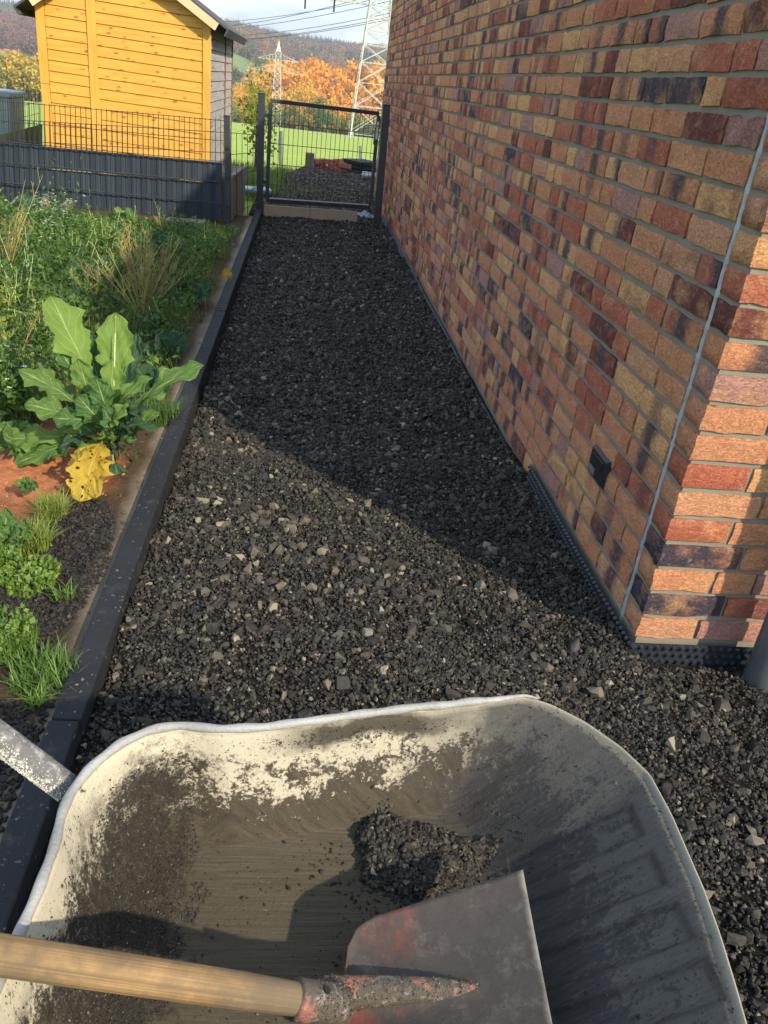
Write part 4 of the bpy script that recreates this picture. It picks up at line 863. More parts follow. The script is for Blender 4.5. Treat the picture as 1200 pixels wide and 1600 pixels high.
# heap of chippings in the tray
def tz_at(x, y):
    # height of tray surface near (x, y) by nearest sampled vertex
    return None
TV = V.reshape(-1, 3)[::7]
def tray_z(x, y):
    out = np.empty(len(x))
    for a in range(0, len(x), 400):
        d = (TV[None, :, 0]-x[a:a+400, None])**2+(TV[None, :, 1]-y[a:a+400, None])**2; out[a:a+400] = TV[d.argmin(1), 2]
    return out
hc = atz(652, 1332, .37); n = 5200
a_ = rng.uniform(0, 2*math.pi, n); q = np.sqrt(rng.random(n)); q = np.clip(q+rng.normal(0, .07, n), 0, 1.25); wob = 1+.10*np.sin(3*a_+1)+.06*np.sin(7*a_)
q = q*1.0; hx = hc[0]-.014+.096*q*wob*np.cos(a_)+.018*(q*np.cos(a_) < -.8); hy = hc[1]-.036+.056*q*wob*np.sin(a_)-.010*np.cos(a_)
tzv = np.minimum(tray_z(hx, hy), ZF+.07); hz_ = tzv+(.036*np.clip(1-q**2, 0, 1)**.7+.012*fbm(hx*60, hy*60, 2, 3)*(q < .9))*rng.random(n)**.3
r_ = .0022+.0062*rng.random(n)**2.2
o = rocks('gravel_pile', np.stack([hx, hy, hz_], 1), r_, np.clip(rng.normal(.52, .2, n), 0, 1)); tag(o, 'small dark heap of basalt chippings lying inside the wheelbarrow tray', 'gravel', kind='stuff')
gx_ = rng.normal(hc[0]-.01, .085, 900); gy_ = rng.normal(hc[1]-.03, .06, 900); k = (gy_ < .82) & (gx_ < .38) & (tray_z(gx_, gy_) < ZF+.08)
o = rocks('scattered_chippings', np.stack([gx_, gy_, tray_z(gx_, gy_)+.001], 1)[k], (.0008+.0038*rng.random(900)**2)[k], rng.random(900)[k]*.6); tag(o, 'few loose chippings scattered round the heap in the tray', 'gravel', kind='stuff')

# ------------------------------------------------------------------ shovel
shv = empty('shovel', atd(700, 1480, 1.05), 'worn red shovel with a wooden handle lying across the wheelbarrow tray', 'shovel')
def bl(px, py):   # tilted blade plane z = .375 + .32*(x-.11)
    k = ray(px, py); t = (.425+.28*(0-.11)-HC+.028)/(k[2]-.28*k[0]); return EYE+k*t
up_px = [(540, 1562), (541, 1525), (546, 1490), (562, 1463), (590, 1447), (625, 1436), (660, 1424), (700, 1410), (740, 1395), (780, 1380), (818, 1366)]
tip_px = (868, 1524)
UP = [Vector(bl(*p)) for p in up_px]; TIP = Vector(bl(*tip_px)); ROOT = Vector(bl(541, 1562)); ax = (TIP-ROOT).normalized()
nrm = ax.cross(Vector(bl(700, 1400))-Vector(bl(700, 1500))).normalized(); nrm = nrm if nrm.z > 0 else -nrm; lat = nrm.cross(ax).normalized()
up2 = []
for p_ in UP: d = p_-ROOT; up2.append((d.dot(ax), abs(d.dot(lat))))
ua = np.array([u for u, v in up2]); va = np.array([v for u, v in up2]); Lb = (TIP-ROOT).dot(ax)
nu, nv = 60, 41; V = []; UVs = []
us = ua[0]+(ua.max()-ua[0])*(np.linspace(0, 1, nu))**1.0
for u in us:
    w = np.interp(u, ua, va); w = max(w, .004)
    for j in range(nv):
        v = -1+2*j/(nv-1); ue = u
        if u > ua.max()-.0001: ue = u
        y = v*w; zc_ = .030*(abs(v)**2.2)*min(1, w/.10)*(1-.55*(u/ua.max())) - .004
        rd = max(0, 1-(u-us[0])/.155); zc_ += (.016*rd**.8+.001)*math.exp(-(y/(.019*(.35+.65*rd)))**2)*(u < us[0]+.155)
        # bow the tip edge
        ub = ue+(.0 if u < ua.max()-.02 else 0)
        Pp = ROOT+ax*ub+lat*y+nrm*zc_; V.append(tuple(Pp)); UVs.append((u, y))
me = np_mesh('blade', V, grid_faces(nu, nv), True, uv=np.array(UVs))
us_max = float(us[-1]); g = G('worn_red_blade', .7, .0); g.b.inputs['Specular IOR Level'].default_value = .3; p = g.pos(); uvb = g.n('ShaderNodeUVMap').outputs[0]; sb = g.n('ShaderNodeSeparateXYZ'); g.l(uvb, sb.inputs[0])
n1 = g.noise(p, 16, 8, .68); redm = g.ramp(g.math('SUBTRACT', n1, g.math('MULTIPLY', sb.outputs[0], 1.1)), [(.45, 0.), (.64, .65)])
steel = g.mix(g.noise(g.pos((40, 40, 40)), 1, 8, .75), (.024, .022, .022), (.068, .062, .058)); c = g.mix(redm, steel, (.20, .045, .032))
c = g.mix(g.ramp(g.noise(p, 45, 8, .75), [(.52, 0.), (.72, .6)]), c, (.13, .12, .11)); c = g.mix(g.ramp(g.noise(p, 260, 3), [(.63, 0.), (.68, .8)]), c, (.05, .045, .04))
c = g.mix(g.ramp(g.math('ADD', sb.outputs[0], g.math('MULTIPLY', g.math('SUBTRACT', n1, .5), .02)), [(us_max-.006, 0.), (us_max-.001, .7)]), c, (.26, .25, .235)); g.col(c); bb = g.bump(g.noise(p, 180, 6, .7), .5, .002); g.rough(g.ramp(n1, [(.3, .55), (.7, .8)])); M['blade'] = g.m
o = link('blade', me, shv, M['blade']); sm = o.modifiers.new('t', 'SOLIDIFY'); sm.thickness = .003; sm.offset = -1
HL = Vector(atd(0, 1492, .915)); HRr = Vector(atd(470, 1562, 1.02)); SK = ROOT+nrm*.012-ax*.01; SK2 = ROOT+ax*.06+nrm*.010
hd = (HRr-HL).normalized(); HL2 = HL-hd*.75
g = G('worn_ash_handle', .75); g.b.inputs['Specular IOR Level'].default_value = .2; tq = g.n('ShaderNodeTexCoord').outputs['UV']; uvn_ = g.n('ShaderNodeUVMap').outputs[0]
mpn = g.n('ShaderNodeMapping'); mpn.inputs['Scale'].default_value = (3, 34, 1); g.l(uvn_, mpn.inputs[0]); n1 = g.noise(mpn.outputs[0], 1, 7, .65, .5)
c = g.mix(g.ramp(n1, [(.35, 0.), (.65, 1.)]), (.15, .10, .050), (.34, .225, .11)); p = g.pos()
c = g.mix(g.ramp(g.noise(p, 14, 7, .7), [(.40, 0.), (.62, .85)]), c, (.11, .085, .055))
sh_ = g.n('ShaderNodeSeparateXYZ'); g.l(uvn_, sh_.inputs[0]); c = g.mix(g.ramp(sh_.outputs[0], [(.9, 0.), (1., .8)]), c, (.13, .11, .08)); g.col(c); g.bump(n1, .4, .002); M['ash'] = g.m
nh, nk = 60, 24; V = []; U = []; 
uu = hd.cross(Vector((0, 0, 1))).normalized(); ww = uu.cross(hd).normalized()
for i in range(nh):
    f = i/(nh-1); c_ = HL2.lerp(HRr, f); r = .0184-.001*math.sin(f*3)-(.002*max(0, (f-.93)/.07))
    for k in range(nk): t = 2*math.pi*k/(nk-1); V.append(tuple(c_+(uu*math.cos(t)+ww*math.sin(t))*r)); U.append((f, k/(nk-1)))
link('handle', np_mesh('handle', V, grid_faces(nh, nk), True, uv=np.array(U)), shv, M['ash'])
# bent socket from handle into the blade ridge
g = G('socket_paint', .55, .1); p = g.pos(); n1 = g.noise(p, 22, 8, .7); c = g.mix(g.ramp(n1, [(.52, 0.), (.62, 1.)]), (.085, .075, .062), (.42, .16, .12))
c = g.mix(g.ramp(g.noise(p, 70, 8, .75), [(.55, 0.), (.66, .8)]), c, (.34, .33, .31)); g.col(c); g.bump(g.noise(p, 90, 8, .75), .8, .005); M['socket'] = g.m
ctrl = [HRr-hd*.006, HRr+hd*.012, HRr+hd*.04+(SK-HRr)*.10, SK+(HRr-SK)*.25, SK+ax*.02, ROOT+ax*.09+nrm*.002, ROOT+ax*.155-nrm*.008]
pts = []
for i in range(len(ctrl)-1):
    for k in range(6):
        f = k/6; p0 = ctrl[max(i-1, 0)]; p1 = ctrl[i]; p2 = ctrl[i+1]; p3 = ctrl[min(i+2, len(ctrl)-1)]
        pts.append(.5*((2*p1)+(p2-p0)*f+(2*p0-5*p1+4*p2-p3)*f*f+(3*p1-p0-3*p2+p3)*f**3))
pts.append(ctrl[-1]); rs = [np.interp(i/(len(pts)-1), [0, .15, .5, .7, .9, 1], [.0212, .0212, .020, .0175, .011, .003]) for i in range(len(pts))]
mb = MB(); mb.tube(pts, rs, 24); mb.obj('socket', M['socket'], shv, smooth=True)
mb = MB(); q = HRr+hd*.02+ww*.0205; mb.tube([q, q+ww*.003], .004, 10); mb.obj('rivet', M['black'], shv)
# grit on the socket and blade
n = 2600; P = []; Rr = []
for _ in range(n):
    i = random.randrange(6, len(pts)-1); c_ = pts[i]; d = (pts[i+1]-pts[i-1]).normalized(); a1 = d.cross(Vector((0, 0, 1))).normalized(); b1 = a1.cross(d); t = random.gauss(1.3, .7)
    P.append(c_+d*random.uniform(-.006, .006)+(a1*math.cos(t)+b1*math.sin(t))*rs[i]); Rr.append(.0005+.0012*random.random()**3)
o = rocks('stuck_grit', np.array([list(p) for p in P]), np.array(Rr), np.clip(rng.normal(.7, .2, n), 0, 1), shv); tag(o, kind='stuff')

# ------------------------------------------------------------------ plants
def leaf_mesh(name, B, Tp, width, sag=.0, roll=0., lobes=5, ripple=.012, petiole=.28, seed=0, cup=.15, holes=False):
    r = random.Random(seed); B = Vector(B); Tp = Vector(Tp); d = Tp-B; Lh = d.length; dn = d.normalized()
    nt_ = Vector((0, -.62, .78)); nt_ = nt_-dn*nt_.dot(dn); nt_ = nt_ if nt_.length > .1 else Vector((0, -1, .1)); up = nt_.normalized(); side = dn.cross(up).normalized()
    if roll: 
        rot = Matrix.Rotation(roll, 3, dn); side = rot@side; up = rot@up
    nu, nv = 26, 15; V = []; U = []; ph = [r.uniform(0, 6.3) for _ in range(5)]
    for i in range(nu):
        u = i/(nu-1); ctr = B+d*u+up*(sag*4*u*(1-u)*Lh)
        if u < petiole: w = width*(.05+.10*max(0, math.sin(u/petiole*9+ph[0]))*(u/petiole)**2)
        else:
            q = (u-petiole)/(1-petiole); w = width*1.2*max(.0, math.sin(math.pi*min(1, .04+.96*q**1.05)))**.55
            w *= 1-.42*max(0, math.sin(q*lobes*3.0+ph[1]))**2*(1-q)**.7+.10*math.sin(q*31+ph[1])
        for j in range(nv):
            v = -1+2*j/(nv-1); ed = 1+.10*math.sin(u*38+ph[2]+(2 if v < 0 else 0))*abs(v)**2+.07*math.sin(u*77+ph[3])*abs(v)**3
            y = v*w*ed; lift = cup*abs(v)*w+ripple*abs(v)**1.6*math.sin(u*21+ph[4]+(1.7 if v < 0 else 0))*min(1, w/width*1.2)+.004*math.sin(v*9+u*15)
            V.append(tuple(ctr+side*y+up*lift)); U.append((u, v))
    Fq = grid_faces(nu, nv)
    if holes:
        keep = [k for k, f in enumerate(Fq) if (math.sin(k*1.7+seed)*math.sin(k*.31+seed*2)) < .80]; Fq = Fq[keep]
    return np_mesh(name, V, Fq, True, uv=np.array(U))
def stem(parent, name, pts, r0, r1, mat):
    mb = MB(); n = len(pts); mb.tube(pts, [r0+(r1-r0)*k/(n-1) for k in range(n)], 8); return mb.obj(name, M[mat], parent, smooth=True)
root = Vector(atz(176, 712, .0)); KY = root.y
kale = empty('brassica_plant', root, 'large pale green cabbage-like plant with broad lobed leaves leaning over the black kerb', 'leafy plant')
spec = [  # base px, tip px, y offset base, y offset tip, width, roll, mat, sag
 ((158, 640), (78, 462), .02, .14, .085, .3, 'kale', .05), ((178, 650), (181, 488), .0, .12, .075, -.1, 'kale', .04), ((190, 668), (318, 570), -.02, -.02, .062, -.5, 'kale', .10),
 ((150, 640), (92, 548), .0, .05, .052, .5, 'kale', .06), ((150, 640), (122, 560), -.03, -.02, .050, .1, 'kale', .10), ((150, 660), (28, 578), .0, .0, .06, .4, 'kale', .10), ((150, 672), (38, 632), -.06, -.10, .055, .1, 'kale', .12),
 ((160, 668), (82, 655), -.10, -.16, .045, 0, 'kale', .15), ((172, 660), (150, 590), -.08, -.10, .05, .2, 'kale', .10), ((178, 668), (238, 590), -.05, -.10, .045, -.2, 'kale', .15), ((176, 672), (160, 640), -.12, -.20, .05, 0, 'kale', .1),
 ((178, 672), (196, 640), -.12, -.20, .042, 0, 'kale', .15), ((170, 676), (120, 618), -.10, -.12, .05, .2, 'kale', .12), ((178, 665), (215, 520), .05, .16, .06, -.4, 'kale_dark', .05), ((178, 665), (128, 520), .07, .20, .06, .4, 'kale_dark', .05),
 ((182, 672), (232, 640), -.06, -.12, .04, -.3, 'kale_dark', .15), ((176, 690), (188, 784), -.02, -.06, .062, 0, 'kale_dark', .12), ((172, 690), (248, 668), -.04, -.10, .035, -.4, 'kale_dark', .2), ((168, 690), (92, 700), -.02, -.08, .04, .4, 'kale_dark', .15),
 ((165, 688), (60, 712), -.02, -.03, .05, .2, 'kale', .10), ((160, 688), (-4, 690), .0, .0, .055, .1, 'kale', .10), ((160, 688), (20, 728), .0, -.05, .05, .1, 'kale', .10), ((176, 668), (208, 612), -.02, .0, .045, -.2, 'kale', .12), ((170, 664), (176, 560), -.03, .02, .05, .1, 'kale', .08)]
for k, (b, t, dyb, dyt, w, rl, mt, sg_) in enumerate(spec):
    B_ = aty(b[0], b[1], KY+dyb); T_ = aty(t[0], t[1], KY+dyt)
    link('leaf', leaf_mesh('leaf', B_, T_, w*.76, sg_, rl+random.uniform(-.35, .35), seed=k, petiole=.36, ripple=.017, lobes=random.choice([4, 5, 6, 7])), kale, M[mt])
for k in range(22):
    a = random.uniform(0, 2*math.pi); rr0 = random.uniform(.03, .16); B_ = root+Vector((math.cos(a)*.02, math.sin(a)*.02, random.uniform(.01, .10)))
    T_ = root+Vector((math.cos(a)*rr0*1.3, math.sin(a)*rr0, random.uniform(.05, .30)*(1.25-rr0*3)))
    link('leaf', leaf_mesh('leaf', B_, T_, random.uniform(.022, .038), random.uniform(.05, .16), random.uniform(-.6, .6), seed=200+k, petiole=.3, ripple=.013, lobes=random.choice([3, 4, 6])), kale, M['kale' if k % 3 else 'kale_dark'])
stem(kale, 'stem', [root-Vector((0, 0, .05)), root+Vector((.0, 0, .06)), Vector(aty(172, 660, KY-.02)), Vector(aty(177, 600, KY))], .009, .005, 'petiole')
stem(kale, 'stem', [Vector(aty(176, 690, KY)), Vector(aty(178, 600, KY-.01)), Vector(aty(180, 520, KY+.05))], .005, .002, 'petiole')
for k, (b, t, w) in enumerate((((160, 690), (125, 784), .062), ((150, 700), (150, 778), .038), ((150, 705), (122, 720), .030))):
    o = link('leaf', leaf_mesh('leaf', aty(b[0], b[1], KY-.08), aty(t[0], t[1], KY-.36), w, .08, .2*k, seed=60+k, petiole=.12, holes=True, ripple=.008), kale, M['yellow']); o['label'] = 'wilted yellow leaf with holes'
# further broad-leaved plants
def broad(px, py, n, ln, w, lab, mt, grp='broad-leaved weeds in the garden bed', seed=0, zz=0.0, label_cat='leafy plant'):
    r = random.Random(seed); c = Vector(atz(px, py, zz)); e = empty('leafy_weed', c, lab, label_cat, grp)
    for k in range(n):
        a = 2*math.pi*k/n+r.uniform(-.3, .3); el = r.uniform(.25, 1.1); l = ln*r.uniform(.7, 1.15)
        T_ = c+Vector((math.cos(a)*math.cos(el), math.sin(a)*math.cos(el), math.sin(el)))*l
        link('leaf', leaf_mesh('leaf', c, T_, w*r.uniform(.8, 1.2), .08, r.uniform(-.3, .3), seed=seed*20+k, ripple=.01, petiole=.2, lobes=r.choice([3, 5])), e, M[mt])
    return e
broad(262, 560, 8, .17, .045, 'dark bluish broad-leaved weed between the dry stalks and the kerb', 'kale_dark', seed=1)
broad(235, 610, 7, .14, .04, 'dark low weed right behind the big pale plant', 'kale_dark', seed=2)
broad(150, 440, 7, .22, .05, 'upright mid green weed behind the big pale leaf', 'kale_dark', seed=3)
broad(60, 350, 8, .26, .055, 'grey green weed by the leaning palisades', 'kale_dark', seed=4)
broad(230, 395, 8, .2, .05, 'dark weed in the middle of the garden before the fence', 'kale_dark', seed=5)
broad(330, 395, 6, .17, .04, 'bluish weed beside the kerb near the fence post', 'kale_dark', seed=6)
broad(115, 480, 6, .16, .04, 'small weed at the left foot of the dry stalks', 'kale_dark', seed=7)
broad(30, 700, 7, .13, .05, 'pale crinkled low plant at the left edge above the red clay', 'kale', seed=8)
broad(15, 850, 6, .10, .03, 'bright green seedling cluster at the left edge', 'kale', seed=9)
broad(42, 766, 6, .05, .018, 'tiny five-leaved seedling on the red clay', 'kale', seed=10)
broad(308, 470, 6, .16, .045, 'dark green weed leaning on the kerb behind the dry stalks', 'kale_dark', seed=12)
broad(195, 350, 7, .16, .04, 'small green weed before the low palisade row', 'kale', seed=13)
# leaf clouds
def cloud(pos, dirs, Ln, Wd, tint, fold=.25):
    n = len(pos); dirs = dirs/np.linalg.norm(dirs, axis=1, keepdims=True); rnd = rng.normal(size=(n, 3)); side = np.cross(dirs, rnd); side /= np.linalg.norm(side, axis=1, keepdims=True)+1e-9
    up = np.cross(side, dirs); Ln = np.broadcast_to(Ln, n)[:, None]; Wd = np.broadcast_to(Wd, n)[:, None]
    V = np.stack([pos, pos+dirs*Ln*.45+side*Wd+up*Wd*fold, pos+dirs*Ln*.5, pos+dirs*Ln*.45-side*Wd+up*Wd*fold, pos+dirs*Ln-up*Ln*fold*.5], 1)
    b = (np.arange(n)*5)[:, None]; Fq = np.concatenate([b+np.array([0, 1, 4, 2]), b+np.array([0, 2, 4, 3])])
    return V.reshape(-1, 3), Fq, np.repeat(tint, 5)
def blades(pos, h, w, lean, tint, seg=3):
    n = len(pos); a = rng.uniform(0, 2*math.pi, n); dx_ = np.cos(a)*lean*h; dy_ = np.sin(a)*lean*h; V = []; 
    for s in range(seg+1):
        f = s/seg; c = pos+np.stack([dx_*f*f, dy_*f*f, h*f*(1-.25*f*lean)], 1); o_ = np.stack([-np.sin(a), np.cos(a), 0*a], 1)*(w*(1-f)**.7+.0002)[:, None]; V += [c-o_, c+o_]
    V = np.stack(V, 1); m = 2*(seg+1); b = (np.arange(n)*m)[:, None]; Fq = np.concatenate([b+np.array([2*s, 2*s+1, 2*s+3, 2*s+2]) for s in range(seg)])
    return V.reshape(-1, 3), Fq, np.repeat(tint, m)
def join(parts):
    n = 0; Vs, Fs, Ts = [], [], []
    for v, f, t in parts: Vs.append(v); Fs.append(f+n); Ts.append(t); n += len(v)
    return np.concatenate(Vs), np.concatenate(Fs), np.concatenate(Ts)
def cloud_obj(name, parts, mat, parent=None):
    V, Fq, T = join(parts); return link(name, np_mesh(name, V, Fq, False, {'tint': T}), parent, mat)
# general ground cover
n = 30000; x = rng.uniform(-4.6, -.56, n); y = 2.9+(8.2-2.9)*rng.random(n)**.8; dens = fbm(x*1.4, y*1.4, 3, 21)
clay_ = np.hypot((x+.93)/.30, (y-2.85)/.42) < 1; k = (dens > .22) & ~clay_ & (x > -1.0-.42*y) & ~((x > -.62) & (rng.random(n) < .75)); x, y = x[k], y[k]; n = len(x)
hgt = (.07+.36*fbm(x*1.9, y*1.9, 3, 31)**1.3*1.3*np.clip((y-2.6)/1.5, .4, 1))*np.clip((8.3-y)/1.1, .22, 1)
PT = []
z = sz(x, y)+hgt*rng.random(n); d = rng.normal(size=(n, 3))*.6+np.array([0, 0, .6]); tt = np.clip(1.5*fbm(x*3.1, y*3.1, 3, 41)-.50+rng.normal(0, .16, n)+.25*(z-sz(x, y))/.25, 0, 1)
PT.append(cloud(np.stack([x, y, z], 1), d, rng.uniform(.018, .055, n)*(.7+.9*fbm(x*4, y*4, 2, 77)), rng.uniform(.005, .015, n)*(.5+1.2*fbm(x*4, y*4, 2, 77)), tt))
# feathery fine leaves
m = 70000; i = rng.integers(0, n, m); q = np.stack([x[i]+rng.normal(0, .03, m), y[i]+rng.normal(0, .03, m), sz(x[i], y[i])+hgt[i]*rng.random(m)*1.1], 1)
PT.append(cloud(q, rng.normal(size=(m, 3))+np.array([0, 0, .7]), rng.uniform(.012, .03, m), rng.uniform(.0012, .003, m), np.clip(tt[i]+rng.normal(0, .12, m), 0, 1)))
m = 9000; i = rng.integers(0, n, m); q = np.stack([x[i]+rng.normal(0, .02, m), y[i]+rng.normal(0, .02, m), sz(x[i], y[i])], 1)
PT.append(blades(q, rng.uniform(.06, .2, m), np.full(m, .0022), rng.uniform(.2, .9, m), np.clip(tt[i]+.15, 0, 1)))
tag(cloud_obj('ground_cover', PT, M['weed']), 'dense green weeds and fine feathery leaves covering the garden bed', 'weeds', kind='stuff')
def tuft(px, py, n, h, rad, lab, tlo, thi, kind='blade', name='grass_tuft', cat='grass tuft', grp='tufts in the garden bed', w=.0022):
    c = atz(px, py, -.02); a = rng.uniform(0, 6.28, n); q = np.sqrt(rng.random(n))*rad; pos = np.stack([c[0]+q*np.cos(a), c[1]+q*np.sin(a), sz(c[0]+q*np.cos(a), c[1]+q*np.sin(a))], 1)
    tn = rng.uniform(tlo, thi, n)
    if kind == 'blade': parts = [blades(pos, rng.uniform(.5, 1, n)*h, np.full(n, w), rng.uniform(.2, 1.1, n), tn)]
    else:
        pos[:, 2] += rng.random(n)*h; parts = [cloud(pos, rng.normal(size=(n, 3))+np.array([0, 0, .8]), rng.uniform(.010, .022, n), rng.uniform(.004, .009, n), tn)]
        parts.append(blades(pos*np.array([1, 1, 0])+np.array([0, 0, -.03]), rng.uniform(.3, 1, n)*h, np.full(n, .001), rng.uniform(.1, .6, n), tn))
    return tag(cloud_obj(name, parts, M['weed']), lab, cat, grp)
tuft(82, 800, 500, .09, .05, 'yellow green feathery tuft on the edge of the red clay', .75, 1, w=.0016)
tuft(48, 850, 420, .10, .06, 'yellowish tuft above the clover patch at the left', .7, 1)
tuft(45, 905, 900, .05, .085, 'round low clover patch between slate chips', .5, .9, 'leaf', 'clover_patch', 'clover')
tuft(8, 890, 500, .07, .05, 'green leafy tuft at the left edge above the thistle', .4, .8, 'leaf', 'leafy_tuft', 'leafy tuft')
tuft(20, 1010, 420, .11, .06, 'pale toothed thistle-like tuft at the left edge', .5, .85, 'leaf', name='thistle', cat='thistle')
tuft(70, 1050, 300, .08, .085, 'dark grass tuft touching the black kerb', .3, .7)
tuft(100, 930, 70, .06, .03, 'sparse grass sprig in the slate chips', .5, .8)
tuft(55, 1095, 60, .07, .02, 'small grass sprig in the grit near the wheelbarrow handle', .5, .8)
tuft(20, 640, 500, .2, .12, 'tall light grass clump at the left edge beside the big plant', .6, .95)
tuft(245, 650, 500, .12, .1, 'fine dark grass between the big plant and the kerb', .2, .5)
tuft(300, 360, 400, .14, .16, 'yellowish dry grass clump near the concrete slab', .6, 1)
tuft(20, 600, 300, .18, .1, 'bright leafy clump behind the light grass at the left edge', .6, .95, 'leaf', 'leafy_tuft', 'leafy tuft')
# branching dry plants
def stalks(px, py, zz, n, h, spread, lab, name='dry_stalk_plant', cat='dry plant', seed=0, sub=5, thick=.0026, leafs=0, mat='dry'):
    r = random.Random(seed); c = Vector(atz(px, py, zz)); e = empty(name, c, lab, cat)
    for k in range(n):
        a = r.uniform(0, 6.28); s = r.uniform(.15, 1)*spread; hh = h*r.uniform(.6, 1.05); top = c+Vector((math.cos(a)*s, math.sin(a)*s, hh)); mid = c.lerp(top, .5)+Vector((math.cos(a), math.sin(a), 0))*(-.08*s)
        pts = [c.lerp(mid, 0), c.lerp(mid, .5)+Vector((0, 0, .01)), mid, mid.lerp(top, .5), top]; mb = MB(); mb.tube(pts, [thick, thick*.85, thick*.7, thick*.5, thick*.3], 5)
        for q in range(sub):
            f = r.uniform(.3, .95); b = mid.lerp(top, (f-.5)*2) if f > .5 else c.lerp(mid, f*2); a2 = a+r.uniform(-1.2, 1.2); l = h*r.uniform(.1, .28)
            t = b+Vector((math.cos(a2)*l*.45, math.sin(a2)*l*.45, l*.8)); mb.tube([b, b.lerp(t, .5)+Vector((0, 0, .006)), t], [thick*.5, thick*.4, thick*.2], 4)
            for w in range(4):
                g0 = b.lerp(t, r.uniform(.3, 1)); a3 = r.uniform(0, 6.28); mb.tube([g0, g0+Vector((math.cos(a3)*.018, math.sin(a3)*.018, .02))], [thick*.35, thick*.3], 3, cap=False)
        me = mb.mesh('stalk'); at = me.attributes.new('tint', 'FLOAT', 'POINT'); tv = r.uniform(.2, 1); at.data.foreach_set('value', [min(1, max(0, tv+r.uniform(-.1, .1))) for _ in me.vertices]); link('stalk', me, e, M[mat])
    return e
stalks(222, 505, .0, 34, .50, .36, 'spray of thin yellow brown seed stalks in the middle of the garden', seed=3, thick=.0042, sub=7)
stalks(150, 480, .0, 7, .22, .2, 'few thin green brown stalks left of the big spray', seed=5, cat='dry plant')
stalks(10, 445, .0, 20, .62, .32, 'tall dark dry weed bush at the left edge before the fence', seed=8, name='dry_bush', sub=7)
stalks(25, 580, .0, 5, .30, .28, 'few pale long stalks crossing the shaded soil at the left', seed=9)
stalks(258, 395, .0, 5, .34, .1, 'upright dry flower stalks before the concrete slab', seed=11)
# white flowering plant
def flowers(px, py, n, rad, h, lab, seed=0):
    c = Vector(atz(px, py, 0)); e = empty('flowering_weed', c, lab, 'flowering weed', 'small white flowering weeds')
    k = rng.normal(size=(1500, 3)); pos = np.array(c)+np.stack([k[:, 0]*rad*.55, k[:, 1]*rad*.5, np.abs(k[:, 2])*h*.5], 1)
    cloud_obj('foliage', [cloud(pos, rng.normal(size=(1500, 3))+np.array([0, 0, .8]), rng.uniform(.02, .05, 1500), rng.uniform(.004, .009, 1500), rng.uniform(.2, .65, 1500))], M['weed'], e)
    mb = MB()
    for _ in range(n):
        p_ = c+Vector((random.gauss(0, rad*.6), random.gauss(0, rad*.5), h*random.uniform(.5, 1.15)))
        for q in range(5):
            a = 2*math.pi*q/5+random.random(); d1 = Vector((math.cos(a), math.sin(a)*.8, random.uniform(-.1, .4)))*.011; s1 = Vector((-d1.y, d1.x, 0))*.4
            mb.add([p_, p_+d1*.6+s1, p_+d1, p_+d1*.6-s1], [(0, 1, 2, 3)])
    mb.obj('blossoms', M['petal'], e)
flowers(88, 385, 90, .22, .34, 'green plant dotted with small white flowers before the leaning palisades')
flowers(50, 420, 40, .2, .3, 'white flowering weed at the left beside the dark dry bush')
flowers(8, 640, 25, .09, .26, 'small white flowers at the left edge above the pale crinkled plant')
# upright leafy sprigs
def sprig(px, py, h, lean, ns, lab, tlo, thi, seed=0):
    r = random.Random(seed); c = Vector(atz(px, py, 0)); e = empty('tall_weed', c, lab, 'tall weed'); parts = []; mb = MB()
    for k in range(ns):
        a = r.uniform(0, 6.28); top = c+Vector((math.cos(a)*lean*r.random(), math.sin(a)*lean*r.random(), h*r.uniform(.6, 1.05))); b0 = c+Vector((r.gauss(0, .03), r.gauss(0, .03), -.02)); mid = b0.lerp(top, .5)+Vector((r.gauss(0, .015), r.gauss(0, .015), .02))
        mb.tube([b0, mid, top], [.003, .0022, .001], 5); m = 46; f = rng.uniform(.12, 1, m)[:, None]; B0, Mi, Tp = np.array(b0), np.array(mid), np.array(top)
        pos = B0*(1-f)**2+2*f*(1-f)*Mi+Tp*f*f; d = rng.normal(size=(m, 3))*np.array([1, 1, .35])+np.array([0, 0, .45]); parts.append(cloud(pos, d, rng.uniform(.03, .075, m)*(1.15-.7*f[:, 0]), rng.uniform(.006, .014, m)*(1.15-.6*f[:, 0]), np.clip(rng.uniform(tlo, thi)+rng.normal(0, .08, m), 0, 1)))
    mb.obj('stem', M['petiole'], e, smooth=True); cloud_obj('foliage', parts, M['weed'], e)
for q, (a_, b_, h_, l_, n_, lab, lo, hi) in enumerate(((165, 420, .42, .16, 9, 'upright bright weed right of the white flowers', .4, .8), (262, 425, .34, .14, 8, 'leafy weed standing behind the yellow brown seed stalks', .3, .7), (318, 402, .30, .12, 8, 'leafy weed near the kerb just before the concrete slab', .3, .75),
    (40, 500, .46, .18, 10, 'tall dark weed at the left edge behind the pale grass', .1, .45), (120, 430, .36, .2, 9, 'bushy green weed below the white flowers', .25, .6), (205, 375, .26, .2, 9, 'low bright weed before the middle of the dark blue fence strips', .5, .85),
    (285, 470, .24, .1, 7, 'dark leafy weed beside the kerb level with the seed stalks', .05, .4), (70, 560, .30, .1, 7, 'green weed directly left of the big pale plant', .35, .75), (12, 560, .40, .12, 9, 'light green tall weed cut by the left edge above the pale grass', .55, .9), (250, 520, .2, .1, 7, 'fresh green weed between the big plant and the kerb', .4, .7), (150, 385, .3, .14, 7, 'weed with pale tips left of the fallen slab row', .5, .9))):
    sprig(a_, b_, h_, l_, n_, lab, lo, hi, q)
